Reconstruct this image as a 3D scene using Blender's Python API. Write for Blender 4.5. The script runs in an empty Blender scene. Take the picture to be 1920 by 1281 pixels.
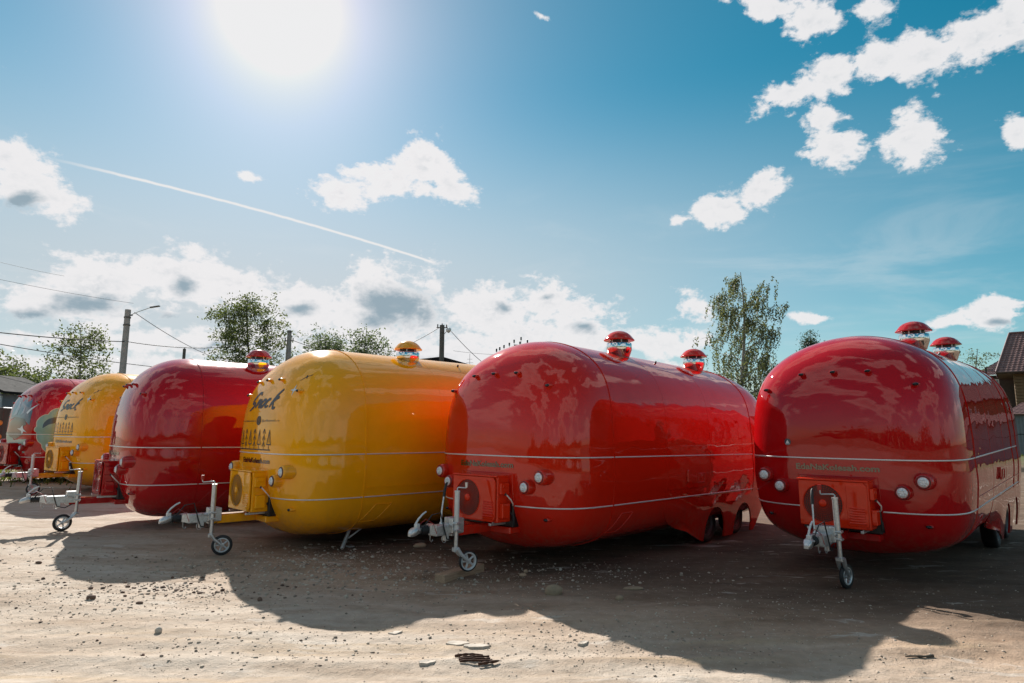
import bpy, bmesh, math, random
import numpy as np
from mathutils import Vector, Matrix

SC = bpy.context.scene
COL = SC.collection
R = math.radians
random.seed(7)
RNG = np.random.default_rng(11)

# ------------------------------------------------------------------ camera
CAM_H, PITCH, ROLL, FPX = 1.643, 0.1406, 0.00295, 1178.0
cam_data = bpy.data.cameras.new('camera')
cam_data.sensor_width = 36.0
cam_data.lens = FPX / 1920.0 * 36.0
cam_data.clip_start = 0.05
cam_data.clip_end = 4000.0
cam = bpy.data.objects.new('camera', cam_data)
COL.objects.link(cam)
cam.matrix_world = (Matrix.Translation((0, 0, CAM_H)) @ Matrix.Rotation(math.pi / 2 + PITCH, 4, 'X')
                    @ Matrix.Rotation(ROLL, 4, 'Z'))
SC.camera = cam

# ------------------------------------------------------------------ light
SUN_AZ, SUN_EL = R(-22.0), R(34.1)          # azimuth from +Y towards +X
EXPOSURE = 1.2
SKY_STRENGTH = 0.072
sun_dir = Vector((math.sin(SUN_AZ) * math.cos(SUN_EL), math.cos(SUN_AZ) * math.cos(SUN_EL), math.sin(SUN_EL)))
sl = bpy.data.lights.new('sun', 'SUN')
sl.energy = 3.6
sl.angle = R(0.53)
sl.color = (1.0, 0.955, 0.88)
sun = bpy.data.objects.new('sun', sl)
COL.objects.link(sun)
sun.location = (-8, 20, 30)
sun.rotation_euler = sun_dir.to_track_quat('Z', 'Y').to_euler()

SC.view_settings.view_transform = 'Standard'
SC.view_settings.look = 'None'
SC.view_settings.gamma = 1.0
SC.view_settings.use_curve_mapping = False
SC.view_settings.exposure = EXPOSURE
SC.render.engine = 'CYCLES'
SC.cycles.max_bounces = 10
SC.cycles.glossy_bounces = 6
SC.cycles.diffuse_bounces = 4
SC.cycles.sample_clamp_indirect = 8.0
SC.cycles.caustics_reflective = False
SC.cycles.caustics_refractive = False

# cloud banks: azimuth, elevation, half width, half height (degrees), tilt, weight
CLOUDS = [(-39.31,17.56,2.43,1.93,13.09,1.1),(-37.31,16.68,1.98,1.47,0.0,1.0),(-40.05,18.68,1.58,1.27,14.25,1.0),(-22.81,20.76,1.86,0.64,7.79,0.8),(-8.68,23.55,2.52,2.35,2.89,1.1),(-5.88,21.79,2.72,1.79,-21.38,1.05),(-12.11,22.33,3.72,1.25,11.06,1.0),(-15.87,20.21,2.63,1.35,5.0,1.0),(-10.61,21.45,4.49,1.37,3.03,1.0),(18.75,18.77,2.22,1.27,8.76,1.0),(22.17,20.05,2.63,1.41,7.24,1.0),(22.59,21.21,1.35,0.97,11.89,0.9),(15.35,18.44,0.94,0.55,-4.69,0.75),(27.56,24.43,1.95,1.45,-11.33,1.0),(28.66,22.8,2.75,1.86,-11.39,1.05),(34.02,22.14,2.29,1.64,-5.0,1.0),(25.21,27.08,3.04,1.24,5.66,1.0),(29.01,27.48,2.87,1.59,1.1,1.05),(32.22,28.03,2.7,1.62,-0.47,1.05),(35.53,27.67,2.86,1.78,-4.82,1.1),(38.65,27.78,2.46,1.74,0.32,1.1),(41.07,27.81,1.74,1.75,-0.55,1.1),(23.93,33.85,3.15,1.0,-20.1,1.0),(28.13,31.9,3.73,1.51,-18.44,1.0),(31.77,31.62,2.34,1.24,-15.87,0.9),(40.45,20.94,1.1,1.36,-15.89,1.0),(2.98,35.58,1.03,0.44,-16.22,0.7),(-28.75,12.37,5.25,1.92,6.18,1.1),(-34.08,10.47,5.46,2.43,6.59,1.1),(-37.93,9.39,3.92,1.54,7.03,0.9),(-23.91,12.23,3.86,2.0,5.02,1.05),(-19.09,10.81,4.54,1.84,3.4,1.0),(-10.79,11.63,4.61,2.96,1.87,1.15),(-14.5,9.67,6.65,2.12,2.07,1.05),(-1.99,10.98,4.45,2.33,0.12,1.05),(2.96,11.47,3.44,2.18,-0.75,1.05),(6.39,10.46,4.11,2.17,-1.35,1.05),(0.98,9.05,7.81,1.95,-0.59,1.0),(16.37,10.98,2.03,1.49,-3.16,0.95),(13.5,7.66,4.99,1.18,-1.97,1.0),(8.29,8.02,5.67,1.44,-1.38,1.0),(25.78,9.47,1.59,0.53,-4.43,0.8),(37.83,8.44,2.27,1.15,8.51,1.0),(35.21,7.83,2.25,0.64,-5.39,0.85),(-35.76,6.47,8.56,1.03,4.32,0.95),(-24.84,7.27,11.36,1.33,2.78,1.0),(-29.35,4.84,12.31,1.27,2.36,1.0),(-7.79,7.02,12.68,1.93,0.34,1.05),(4.39,5.64,12.23,1.93,-0.86,1.0)]
GREY = [(-38.69,16.0,1.78,0.75,11.94,1.0),(-10.54,11.36,3.78,2.01,1.86,1.15),(-13.11,9.97,2.84,1.14,2.2,0.8),(-28.11,11.59,1.58,1.12,6.03,0.85),(-34.35,9.51,3.9,1.05,6.23,0.85),(-37.84,8.43,2.57,0.62,6.45,0.8),(-28.52,9.18,3.15,0.69,4.83,0.8),(-19.07,10.35,2.24,0.83,3.47,0.8),(-1.0,11.23,1.68,1.07,0.2,0.7),(2.96,11.96,1.24,0.68,-0.56,0.6),(6.13,9.12,1.94,0.87,-0.95,0.8),(-25.62,6.78,5.85,0.44,3.06,0.7),(-35.71,5.88,4.08,0.48,4.18,0.7),(38.39,7.8,1.64,0.46,0.31,0.7)]


# the big cumulus just outside the left of the frame that the noses of the left trailers mirror
CLOUDS += [(-56, 21, 9, 7, 0, 1.1), (-67, 27, 11, 9, 0, 1.1), (-77, 20, 8, 6, 0, 1.0)]


class NT:
    """small helper for building node trees"""
    def __init__(self, tree):
        self.t = tree; self.n = tree.nodes; self.l = tree.links

    def node(self, kind, **kw):
        n = self.n.new(kind)
        for k, v in kw.items():
            setattr(n, k, v)
        return n

    def put(self, sock, v):
        if isinstance(v, bpy.types.NodeSocket):
            self.l.new(v, sock)
        elif v is not None:
            sock.default_value = v

    def math(self, op, a, b=None, c=None, clamp=False):
        n = self.node('ShaderNodeMath', operation=op, use_clamp=clamp)
        for i, v in enumerate((a, b, c)):
            self.put(n.inputs[i], v)
        return n.outputs[0]

    def vmath(self, op, a, b=None):
        n = self.node('ShaderNodeVectorMath', operation=op)
        self.put(n.inputs[0], a)
        if b is not None:
            self.put(n.inputs[1], b)
        return n.outputs['Value'] if op in ('DOT_PRODUCT', 'LENGTH', 'DISTANCE') else n.outputs[0]

    def noise(self, vec, scale, detail=4.0, rough=0.55, dist=0.0, color=False):
        n = self.node('ShaderNodeTexNoise')
        self.put(n.inputs['Vector'], vec)
        n.inputs['Scale'].default_value = scale
        n.inputs['Detail'].default_value = detail
        n.inputs['Roughness'].default_value = rough
        n.inputs['Distortion'].default_value = dist
        return n.outputs['Color' if color else 'Fac']

    def ramp(self, fac, stops, interp='LINEAR'):
        n = self.node('ShaderNodeValToRGB')
        cr = n.color_ramp
        cr.interpolation = interp
        while len(cr.elements) < len(stops):
            cr.elements.new(0.5)
        for e, (p, c) in zip(cr.elements, stops):
            e.position = p
            e.color = (c[0], c[1], c[2], 1) if not isinstance(c, (int, float)) else (c, c, c, 1)
        self.put(n.inputs[0], fac)
        return n.outputs[0]

    def smooth(self, v, lo, hi, a=0.0, b=1.0):
        n = self.node('ShaderNodeMapRange', interpolation_type='SMOOTHSTEP')
        self.put(n.inputs[0], v)
        for i, x in zip((1, 2, 3, 4), (lo, hi, a, b)):
            n.inputs[i].default_value = x
        return n.outputs[0]

    def mix(self, fac, a, b, blend='MIX'):
        n = self.node('ShaderNodeMix', data_type='RGBA', blend_type=blend)
        self.put(n.inputs[0], fac)
        for s, v in ((n.inputs[6], a), (n.inputs[7], b)):
            if isinstance(v, tuple) and len(v) == 3:
                v = (*v, 1)
            self.put(s, v)
        return n.outputs[2]

    def bump(self, h, strength, distance, normal=None):
        n = self.node('ShaderNodeBump')
        n.inputs['Strength'].default_value = strength
        n.inputs['Distance'].default_value = distance
        self.put(n.inputs['Height'], h)
        if normal is not None:
            self.put(n.inputs['Normal'], normal)
        return n.outputs[0]


# ------------------------------------------------------------------ sky
def build_world():
    w = bpy.data.worlds.new('World')
    SC.world = w
    w.use_nodes = True
    t = NT(w.node_tree)
    t.n.clear()
    tc = t.node('ShaderNodeTexCoord')
    D = tc.outputs['Generated']
    sep = t.node('ShaderNodeSeparateXYZ')
    t.put(sep.inputs[0], D)
    az = t.math('DEGREES', t.math('ARCTAN2', sep.outputs[0], sep.outputs[1]))
    el = t.math('DEGREES', t.math('ARCSINE', sep.outputs[2]))
    cmb = t.node('ShaderNodeCombineXYZ')
    t.put(cmb.inputs[0], az); t.put(cmb.inputs[1], el)
    P = cmb.outputs[0]

    def field(lst, vec):
        acc = None
        for (a, e, ra, re, ro, wt) in lst:
            m = t.node('ShaderNodeMapping', vector_type='TEXTURE')
            t.put(m.inputs['Vector'], vec)
            m.inputs['Location'].default_value = (a, e, 0)
            m.inputs['Rotation'].default_value = (0, 0, R(ro))
            m.inputs['Scale'].default_value = (ra * 1.08, re * 1.08, 1)
            d = t.vmath('LENGTH', m.outputs[0])
            f = t.math('SUBTRACT', wt, d)
            if acc is None:
                acc = f
            else:
                n = t.node('ShaderNodeMath', operation='SMOOTH_MAX')
                t.put(n.inputs[0], acc); t.put(n.inputs[1], f)
                n.inputs[2].default_value = 0.25
                acc = n.outputs[0]
        return acc

    # billowing noise in direction space; squashed a little so that the banks lie flat
    sq = t.vmath('MULTIPLY', D, (1, 1, 1.5))
    n1 = t.noise(sq, 15.0, 8.0, 0.62, 0.35)
    n2 = t.noise(sq, 52.0, 4.0, 0.6, 0.2)
    n4 = t.noise(sq, 130.0, 3.0, 0.6)
    nn = t.math('ADD', t.math('MULTIPLY', t.math('SUBTRACT', n1, 0.5), 2.7),
                t.math('ADD', t.math('MULTIPLY', t.math('SUBTRACT', n2, 0.5), 1.3), t.math('MULTIPLY', t.math('SUBTRACT', n4, 0.5), 0.5)))
    warp = t.vmath('MULTIPLY', t.vmath('SUBTRACT', t.noise(sq, 10.0, 3.0, 0.5, color=True), (0.5, 0.5, 0.5)), (4.0, 2.5, 0))
    Pw = t.vmath('ADD', P, warp)
    dens = t.math('ADD', field(CLOUDS, Pw), nn)
    cover = t.smooth(dens, -0.04, 0.52)
    # unseen broken cumulus over the rest of the sky, made denser for neutral fill
    big = t.noise(t.vmath('MULTIPLY', D, (1, 1, 1.9)), 2.7, 7.0, 0.55, 0.3)
    outside = t.math('MAXIMUM', t.smooth(t.math('ABSOLUTE', az), 44.0, 52.0), t.smooth(el, 37.0, 44.0))
    other = t.math('MULTIPLY', t.smooth(big, 0.495, 0.575), t.math('MULTIPLY', outside, t.smooth(el, 3.0, 7.0)))
    cover = t.math('MAXIMUM', cover, other)
    # thin high cirrus
    ci = t.noise(t.vmath('MULTIPLY', D, (1.0, 1.0, 4.5)), 3.0, 6.0, 0.6, 0.6)
    cirrus = t.math('MULTIPLY', t.smooth(ci, 0.48, 0.75), t.math('MULTIPLY', t.smooth(el, 26.0, 8.0), 0.30))
    # contrail: a straight thin streak falling from left to right
    ang = R(-8.3)
    u = t.math('ADD', t.math('MULTIPLY', t.math('ADD', az, 38.4), math.cos(ang)), t.math('MULTIPLY', t.math('SUBTRACT', el, 19.55), math.sin(ang)))
    curve = t.math('MULTIPLY', t.math('MULTIPLY', u, t.math('SUBTRACT', 31.9, u)), 0.0042)
    v = t.math('SUBTRACT', t.math('ADD', t.math('MULTIPLY', t.math('ADD', az, 38.4), -math.sin(ang)), t.math('MULTIPLY', t.math('SUBTRACT', el, 19.55), math.cos(ang))), curve)
    vw = t.math('ADD', v, t.math('MULTIPLY', t.math('SUBTRACT', n2, 0.5), 0.12))
    trail = t.math('MULTIPLY', t.smooth(t.math('ABSOLUTE', vw), 0.16, 0.03), t.math('MULTIPLY', t.smooth(u, -1.0, 7.0), t.smooth(u, 32.0, 31.0)))

    sky = t.node('ShaderNodeTexSky', sky_type='NISHITA')
    sky.sun_disc = False
    sky.sun_elevation = SUN_EL
    sky.sun_rotation = SUN_AZ
    sky.altitude = 100.0
    sky.air_density = 1.0
    sky.dust_density = 0.15
    sky.ozone_density = 2.0
    hs = t.node('ShaderNodeHueSaturation')
    hs.inputs['Hue'].default_value = 0.460
    hs.inputs['Saturation'].default_value = 1.5
    hs.inputs['Value'].default_value = 0.53
    t.put(hs.inputs['Color'], sky.outputs[0])
    # circumsolar aureole
    ca = t.vmath('DOT_PRODUCT', D, tuple(sun_dir))
    an = t.math('DEGREES', t.math('ARCCOSINE', t.math('MINIMUM', ca, 0.999999)))
    g1 = t.math('MULTIPLY', t.math('EXPONENT', t.math('MULTIPLY', t.math('DIVIDE', an, 3.0), -1.0)), 3.8)
    g2 = t.math('MULTIPLY', t.math('EXPONENT', t.math('MULTIPLY', t.math('DIVIDE', an, 5.6), -1.0)), 2.9)
    g3 = t.math('MULTIPLY', t.math('EXPONENT', t.math('MULTIPLY', t.math('DIVIDE', an, 19.0), -1.0)), 1.0)
    glow = t.math('ADD', t.math('ADD', g1, g2), g3)
    gc = t.node('ShaderNodeVectorMath', operation='SCALE')
    gc.inputs[0].default_value = (1.32, 0.88, 0.80)
    t.put(gc.inputs['Scale'], glow)
    low = t.math('MULTIPLY', t.smooth(el, 31.0, 9.0), t.smooth(an, 66.0, 20.0, 0.08, 0.92))
    air = t.mix(low, hs.outputs[0], (3.3, 3.6, 3.8))
    base = t.mix(1.0, air, gc.outputs[0], 'ADD')
    CL = (5.1, 5.05, 5.1)
    GR = (1.75, 2.35, 2.75)
    grey = t.math('ADD', field(GREY, Pw), t.math('MULTIPLY', nn, 0.45))
    shade = t.smooth(grey, 0.0, 0.8)
    thick = t.math('MULTIPLY', t.smooth(big, 0.56, 0.70), outside)
    shade = t.math('MAXIMUM', shade, t.math('MULTIPLY', thick, 0.7))
    shade = t.math('MULTIPLY', shade, t.smooth(n1, 0.25, 0.5, 0.7, 1.0))
    # soft billow shading inside the banks
    puff = t.math('MULTIPLY', t.smooth(dens, 0.5, 1.5), t.smooth(t.math('ADD', n2, t.math('MULTIPLY', n1, 0.6)), 0.92, 0.62))
    shade = t.math('MAXIMUM', shade, t.math('MULTIPLY', puff, 0.60))
    cc = t.mix(0.22, t.mix(shade, CL, GR), gc.outputs[0], 'ADD')
    c1 = t.mix(t.math('MAXIMUM', cirrus, t.math('MULTIPLY', trail, 1.0)), base, (5.0, 5.0, 5.0))
    c2 = t.mix(t.math('MULTIPLY', cover, 0.97), c1, cc)
    c2 = t.vmath('MINIMUM', c2, (5.15, 5.15, 5.2))
    bg = t.node('ShaderNodeBackground')
    t.put(bg.inputs['Color'], c2)
    bg.inputs['Strength'].default_value = SKY_STRENGTH
    out = t.node('ShaderNodeOutputWorld')
    t.put(out.inputs['Surface'], bg.outputs[0])
    w.cycles.sampling_method = 'MANUAL'
    w.cycles.sample_map_resolution = 1024


build_world()


# ------------------------------------------------------------------ materials
def new_mat(name):
    m = bpy.data.materials.new(name)
    m.use_nodes = True
    t = NT(m.node_tree)
    p = t.n['Principled BSDF']
    return m, t, p


def plain(name, col, rough=0.5, metal=0.0, var=0.12, scale=30.0, bump=0.0, spec=0.5, coat=0.0):
    m, t, p = new_mat(name)
    tc = t.node('ShaderNodeTexCoord')
    n = t.noise(tc.outputs['Object'], scale, 5.0, 0.6)
    lo = tuple(max(0, c * (1 - var)) for c in col)
    hi = tuple(min(1, c * (1 + var)) for c in col)
    t.put(p.inputs['Base Color'], t.ramp(n, [(0.3, lo), (0.7, hi)]))
    t.put(p.inputs['Roughness'], t.math('ADD', t.math('MULTIPLY', n, 0.16), rough - 0.08, clamp=True))
    p.inputs['Metallic'].default_value = metal
    p.inputs['Specular IOR Level'].default_value = spec
    p.inputs['Coat Weight'].default_value = coat
    p.inputs['Coat Roughness'].default_value = 0.05
    if bump:
        t.put(p.inputs['Normal'], t.bump(n, 0.6, bump))
    return m


def paint(name, col, wob, ior=1.52, dirt=0.30):
    """glossy two-coat trailer paint; wob = height of the slow waves in the skin, metres"""
    m, t, p = new_mat(name)
    tc = t.node('ShaderNodeTexCoord')
    O = tc.outputs['Object']
    wv = t.noise(t.vmath('MULTIPLY', O, (1.0, 0.9, 2.2)), 1.5, 2.0, 0.5)
    dust = t.noise(O, 5.0, 6.0, 0.65)
    lo = tuple(c * 0.93 for c in col)
    # road dirt thrown up along the lower skirts
    oz = t.node('ShaderNodeSeparateXYZ')
    t.put(oz.inputs[0], O)
    speck = t.noise(t.vmath('MULTIPLY', O, (1.0, 1.0, 0.5)), 14.0, 6.0, 0.7)
    low = t.math('MULTIPLY', t.smooth(oz.outputs[2], 0.80, 0.25), t.smooth(speck, 0.40, 0.72))
    mud = t.math('MULTIPLY', low, dirt)
    t.put(p.inputs['Base Color'], t.mix(mud, t.ramp(dust, [(0.3, lo), (0.7, col)]), (0.20, 0.135, 0.09)))
    p.inputs['Roughness'].default_value = 0.38
    p.inputs['Specular IOR Level'].default_value = 0.0
    p.inputs['Coat Weight'].default_value = 1.0
    p.inputs['Coat IOR'].default_value = ior
    # a film of dust settles on the upward faces and dulls the gloss there
    gn = t.node('ShaderNodeNewGeometry')
    nz = t.node('ShaderNodeSeparateXYZ')
    t.put(nz.inputs[0], gn.outputs['True Normal'])
    film = t.math('MULTIPLY', t.smooth(nz.outputs[2], 0.72, 0.99), t.smooth(dust, 0.2, 0.7, 0.6, 1.0))
    t.put(p.inputs['Coat Roughness'], t.math('ADD', t.smooth(dust, 0.45, 0.8, 0.010, 0.035), t.math('ADD', t.math('MULTIPLY', film, 0.17), t.math('MULTIPLY', low, 0.10))))
    b = t.bump(wv, 1.0, wob)
    t.put(p.inputs['Normal'], b)
    t.put(p.inputs['Coat Normal'], b)
    return m


RED = (0.45, 0.0050, 0.0075)
RED_HOT = (0.63, 0.0170, 0.0045)
CRIMSON = (0.40, 0.008, 0.012)
YELLOW = (0.96, 0.40, 0.006)
M = {}
M['red_cap'] = paint('red_gloss_paint_cap', RED, 0.004)
M['red'] = paint('red_gloss_paint_side', RED, 0.012)
M['hot'] = paint('orange_red_gloss_paint_side', RED_HOT, 0.012)
M['hot_cap'] = paint('orange_red_gloss_paint_cap', RED_HOT, 0.004)
M['crimson_case'] = paint('crimson_enamel', (0.42, 0.006, 0.008), 0.001, 1.38, 0.0)
M['red_case'] = paint('signal_red_enamel', (0.75, 0.034, 0.008), 0.001, 1.38, 0.0)
M['yellow_case'] = paint('yellow_enamel', YELLOW, 0.001, 1.38, 0.0)
M['yellow_cap'] = paint('yellow_gloss_paint_cap', YELLOW, 0.004)
M['yellow'] = paint('yellow_gloss_paint_side', YELLOW, 0.012)
M['chrome'] = plain('polished_chrome', (0.78, 0.78, 0.78), 0.09, 1.0, 0.04)
M['chrome_letter'] = plain('mirror_lettering', (0.13, 0.12, 0.11), 0.10, 1.0, 0.05)
M['trim'] = plain('aluminium_trim', (0.72, 0.70, 0.69), 0.30, 0.4, 0.05, 60)
M['zinc'] = plain('galvanised_steel', (0.56, 0.57, 0.58), 0.38, 0.75, 0.2, 45, 0.0006)
M['silver_paint'] = plain('silver_grey_enamel', (0.60, 0.61, 0.62), 0.35, 0.2, 0.06, 20)
M['rubber'] = plain('black_rubber', (0.018, 0.018, 0.02), 0.6, 0, 0.25, 40, 0.0006)
M['dark_steel'] = plain('dull_wheel_steel', (0.10, 0.10, 0.105), 0.5, 0.5, 0.2, 30)
M['black'] = plain('black_plastic', (0.012, 0.013, 0.015), 0.35, 0, 0.2, 30)
M['dark_glass'] = plain('dark_lens', (0.008, 0.009, 0.012), 0.05, 0, 0.1, 30)
M['white_cable'] = plain('white_cable_sheath', (0.70, 0.69, 0.66), 0.45, 0, 0.08, 30)
M['lens_ring'] = plain('maroon_lens_ring', (0.12, 0.010, 0.015), 0.2, 0, 0.2, 30)
M['knob_red'] = plain('red_plastic_knob', (0.35, 0.02, 0.02), 0.4)
M['print_black'] = plain('black_print', (0.012, 0.013, 0.018), 0.35, 0, 0.15, 20)
M['print_white'] = plain('white_print', (0.62, 0.66, 0.70), 0.35, 0, 0.1, 20, coat=0.6)
M['print_mint'] = plain('mint_print', (0.21, 0.34, 0.30), 0.35, 0, 0.05, 8, coat=0.8)
M['print_navy'] = plain('navy_print', (0.020, 0.035, 0.060), 0.35, 0, 0.2, 8, coat=0.8)
M['print_plum'] = plain('dark_plum_print', (0.055, 0.016, 0.022), 0.35, 0, 0.3, 8, coat=0.8)
M['print_pale'] = plain('pale_lilac_print', (0.32, 0.28, 0.33), 0.35, 0, 0.25, 8, coat=0.8)
M['print_slate'] = plain('slate_blue_print', (0.085, 0.10, 0.135), 0.35, 0, 0.4, 6, coat=0.8)
M['print_cream'] = plain('cream_print', (0.62, 0.50, 0.38), 0.35, 0, 0.05, 8, coat=0.8)
M['fan_dark'] = plain('dark_fan_plastic', (0.030, 0.014, 0.012), 0.45)
M['rust'] = plain('rusty_iron', (0.07, 0.028, 0.014), 0.85, 0.1, 0.5, 40, 0.002)
M['concrete'] = plain('weathered_concrete', (0.30, 0.29, 0.28), 0.85, 0, 0.2, 6, 0.004)
M['dark_concrete'] = plain('dark_concrete', (0.11, 0.105, 0.10), 0.85, 0, 0.25, 6, 0.004)
M['wire'] = plain('dark_wire', (0.035, 0.035, 0.04), 0.6)
M['dark_roof'] = plain('dark_sheet_roof', (0.016, 0.016, 0.018), 0.9, 0.0, 0.15, 4, spec=0.1)
M['white_sheet'] = plain('white_sheet_metal', (0.55, 0.57, 0.58), 0.5, 0, 0.08, 3)
M['grey_sheet'] = plain('grey_sheet_metal', (0.15, 0.18, 0.205), 0.45, 0.1, 0.14, 3)
M['roof_tile'] = plain('brown_metal_tile', (0.155, 0.085, 0.080), 0.42, 0.0, 0.2, 4)
M['window_glass'] = plain('window_pane', (0.10, 0.14, 0.16), 0.06, 0, 0.1, 4, spec=0.8)
M['white_frame'] = plain('white_window_frame', (0.75, 0.75, 0.74), 0.4)
M['orange_lamp'] = plain('orange_lamp_lens', (0.75, 0.22, 0.02), 0.3)
M['dark_brown'] = plain('dark_brown_paint', (0.055, 0.032, 0.024), 0.5, 0, 0.3, 5)
M['brick_wall'] = plain('tan_brick', (0.30, 0.21, 0.12), 0.85, 0, 0.2, 5, 0.003)
M['wood_siding'] = plain('brown_timber', (0.155, 0.088, 0.038), 0.6, 0, 0.35, 7, 0.003)


def wood_mat():
    m, t, p = new_mat('weathered_wood_block')
    tc = t.node('ShaderNodeTexCoord')
    n = t.noise(t.vmath('MULTIPLY', tc.outputs['Object'], (3.0, 40.0, 40.0)), 2.0, 6.0, 0.6)
    t.put(p.inputs['Base Color'], t.ramp(n, [(0.25, (0.24, 0.135, 0.08)), (0.7, (0.54, 0.37, 0.25))]))
    p.inputs['Roughness'].default_value = 0.85
    t.put(p.inputs['Normal'], t.bump(n, 0.7, 0.004))
    return m


M['wood'] = wood_mat()


def stone_mat(name, a, b):
    m, t, p = new_mat(name)
    tc = t.node('ShaderNodeTexCoord')
    oi = t.node('ShaderNodeObjectInfo')
    geo = t.node('ShaderNodeNewGeometry')
    n = t.noise(tc.outputs['Object'], 24.0, 6.0, 0.65)
    v = t.math('ADD', t.math('MULTIPLY', n, 0.55), t.math('MULTIPLY', geo.outputs['Random Per Island'], 0.45))
    t.put(p.inputs['Base Color'], t.ramp(v, [(0.2, a), (0.75, b)]))
    p.inputs['Roughness'].default_value = 0.85
    t.put(p.inputs['Normal'], t.bump(n, 0.6, 0.003))
    return m


M['stone'] = stone_mat('grey_field_stone', (0.14, 0.095, 0.058), (0.34, 0.245, 0.16))
M['stone_warm'] = stone_mat('orange_pebble', (0.30, 0.17, 0.10), (0.48, 0.33, 0.22))
M['stone_pale'] = stone_mat('pale_mud_flake', (0.40, 0.335, 0.27), (0.54, 0.47, 0.40))
M['gravel'] = stone_mat('mixed_gravel', (0.17, 0.12, 0.09), (0.60, 0.50, 0.40))
M['clod'] = stone_mat('dark_soil_clod', (0.05, 0.026, 0.018), (0.17, 0.10, 0.07))


def leaf_mat(name, a, b):
    m, t, p = new_mat(name)
    geo = t.node('ShaderNodeNewGeometry')
    c = t.ramp(geo.outputs['Random Per Island'], [(0.0, a), (1.0, b)])
    t.put(p.inputs['Base Color'], c)
    p.inputs['Roughness'].default_value = 0.55
    tr = t.node('ShaderNodeBsdfTranslucent')
    t.put(tr.inputs[0], t.mix(1.0, c, (1.0, 1.05, 0.5), 'MULTIPLY'))
    ms = t.node('ShaderNodeMixShader')
    ms.inputs[0].default_value = 0.52
    t.l.new(p.outputs[0], ms.inputs[1])
    t.l.new(tr.outputs[0], ms.inputs[2])
    t.l.new(ms.outputs[0], t.n['Material Output'].inputs['Surface'])
    return m


M['leaf_birch'] = leaf_mat('birch_leaf', (0.065, 0.075, 0.048), (0.16, 0.165, 0.11))
M['leaf_aspen'] = leaf_mat('aspen_leaf', (0.050, 0.070, 0.034), (0.14, 0.16, 0.075))
M['leaf_willow'] = leaf_mat('willow_leaf', (0.060, 0.085, 0.060), (0.15, 0.18, 0.13))
M['leaf_spruce'] = leaf_mat('spruce_needle', (0.020, 0.035, 0.022), (0.050, 0.075, 0.040))
M['grass'] = leaf_mat('yard_edge_grass', (0.055, 0.075, 0.020), (0.17, 0.19, 0.06))
M['bark_birch'] = plain('birch_bark', (0.28, 0.26, 0.23), 0.8, 0, 0.6, 9)
M['bark'] = plain('grey_brown_bark', (0.085, 0.070, 0.055), 0.9, 0, 0.3, 12)


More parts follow.
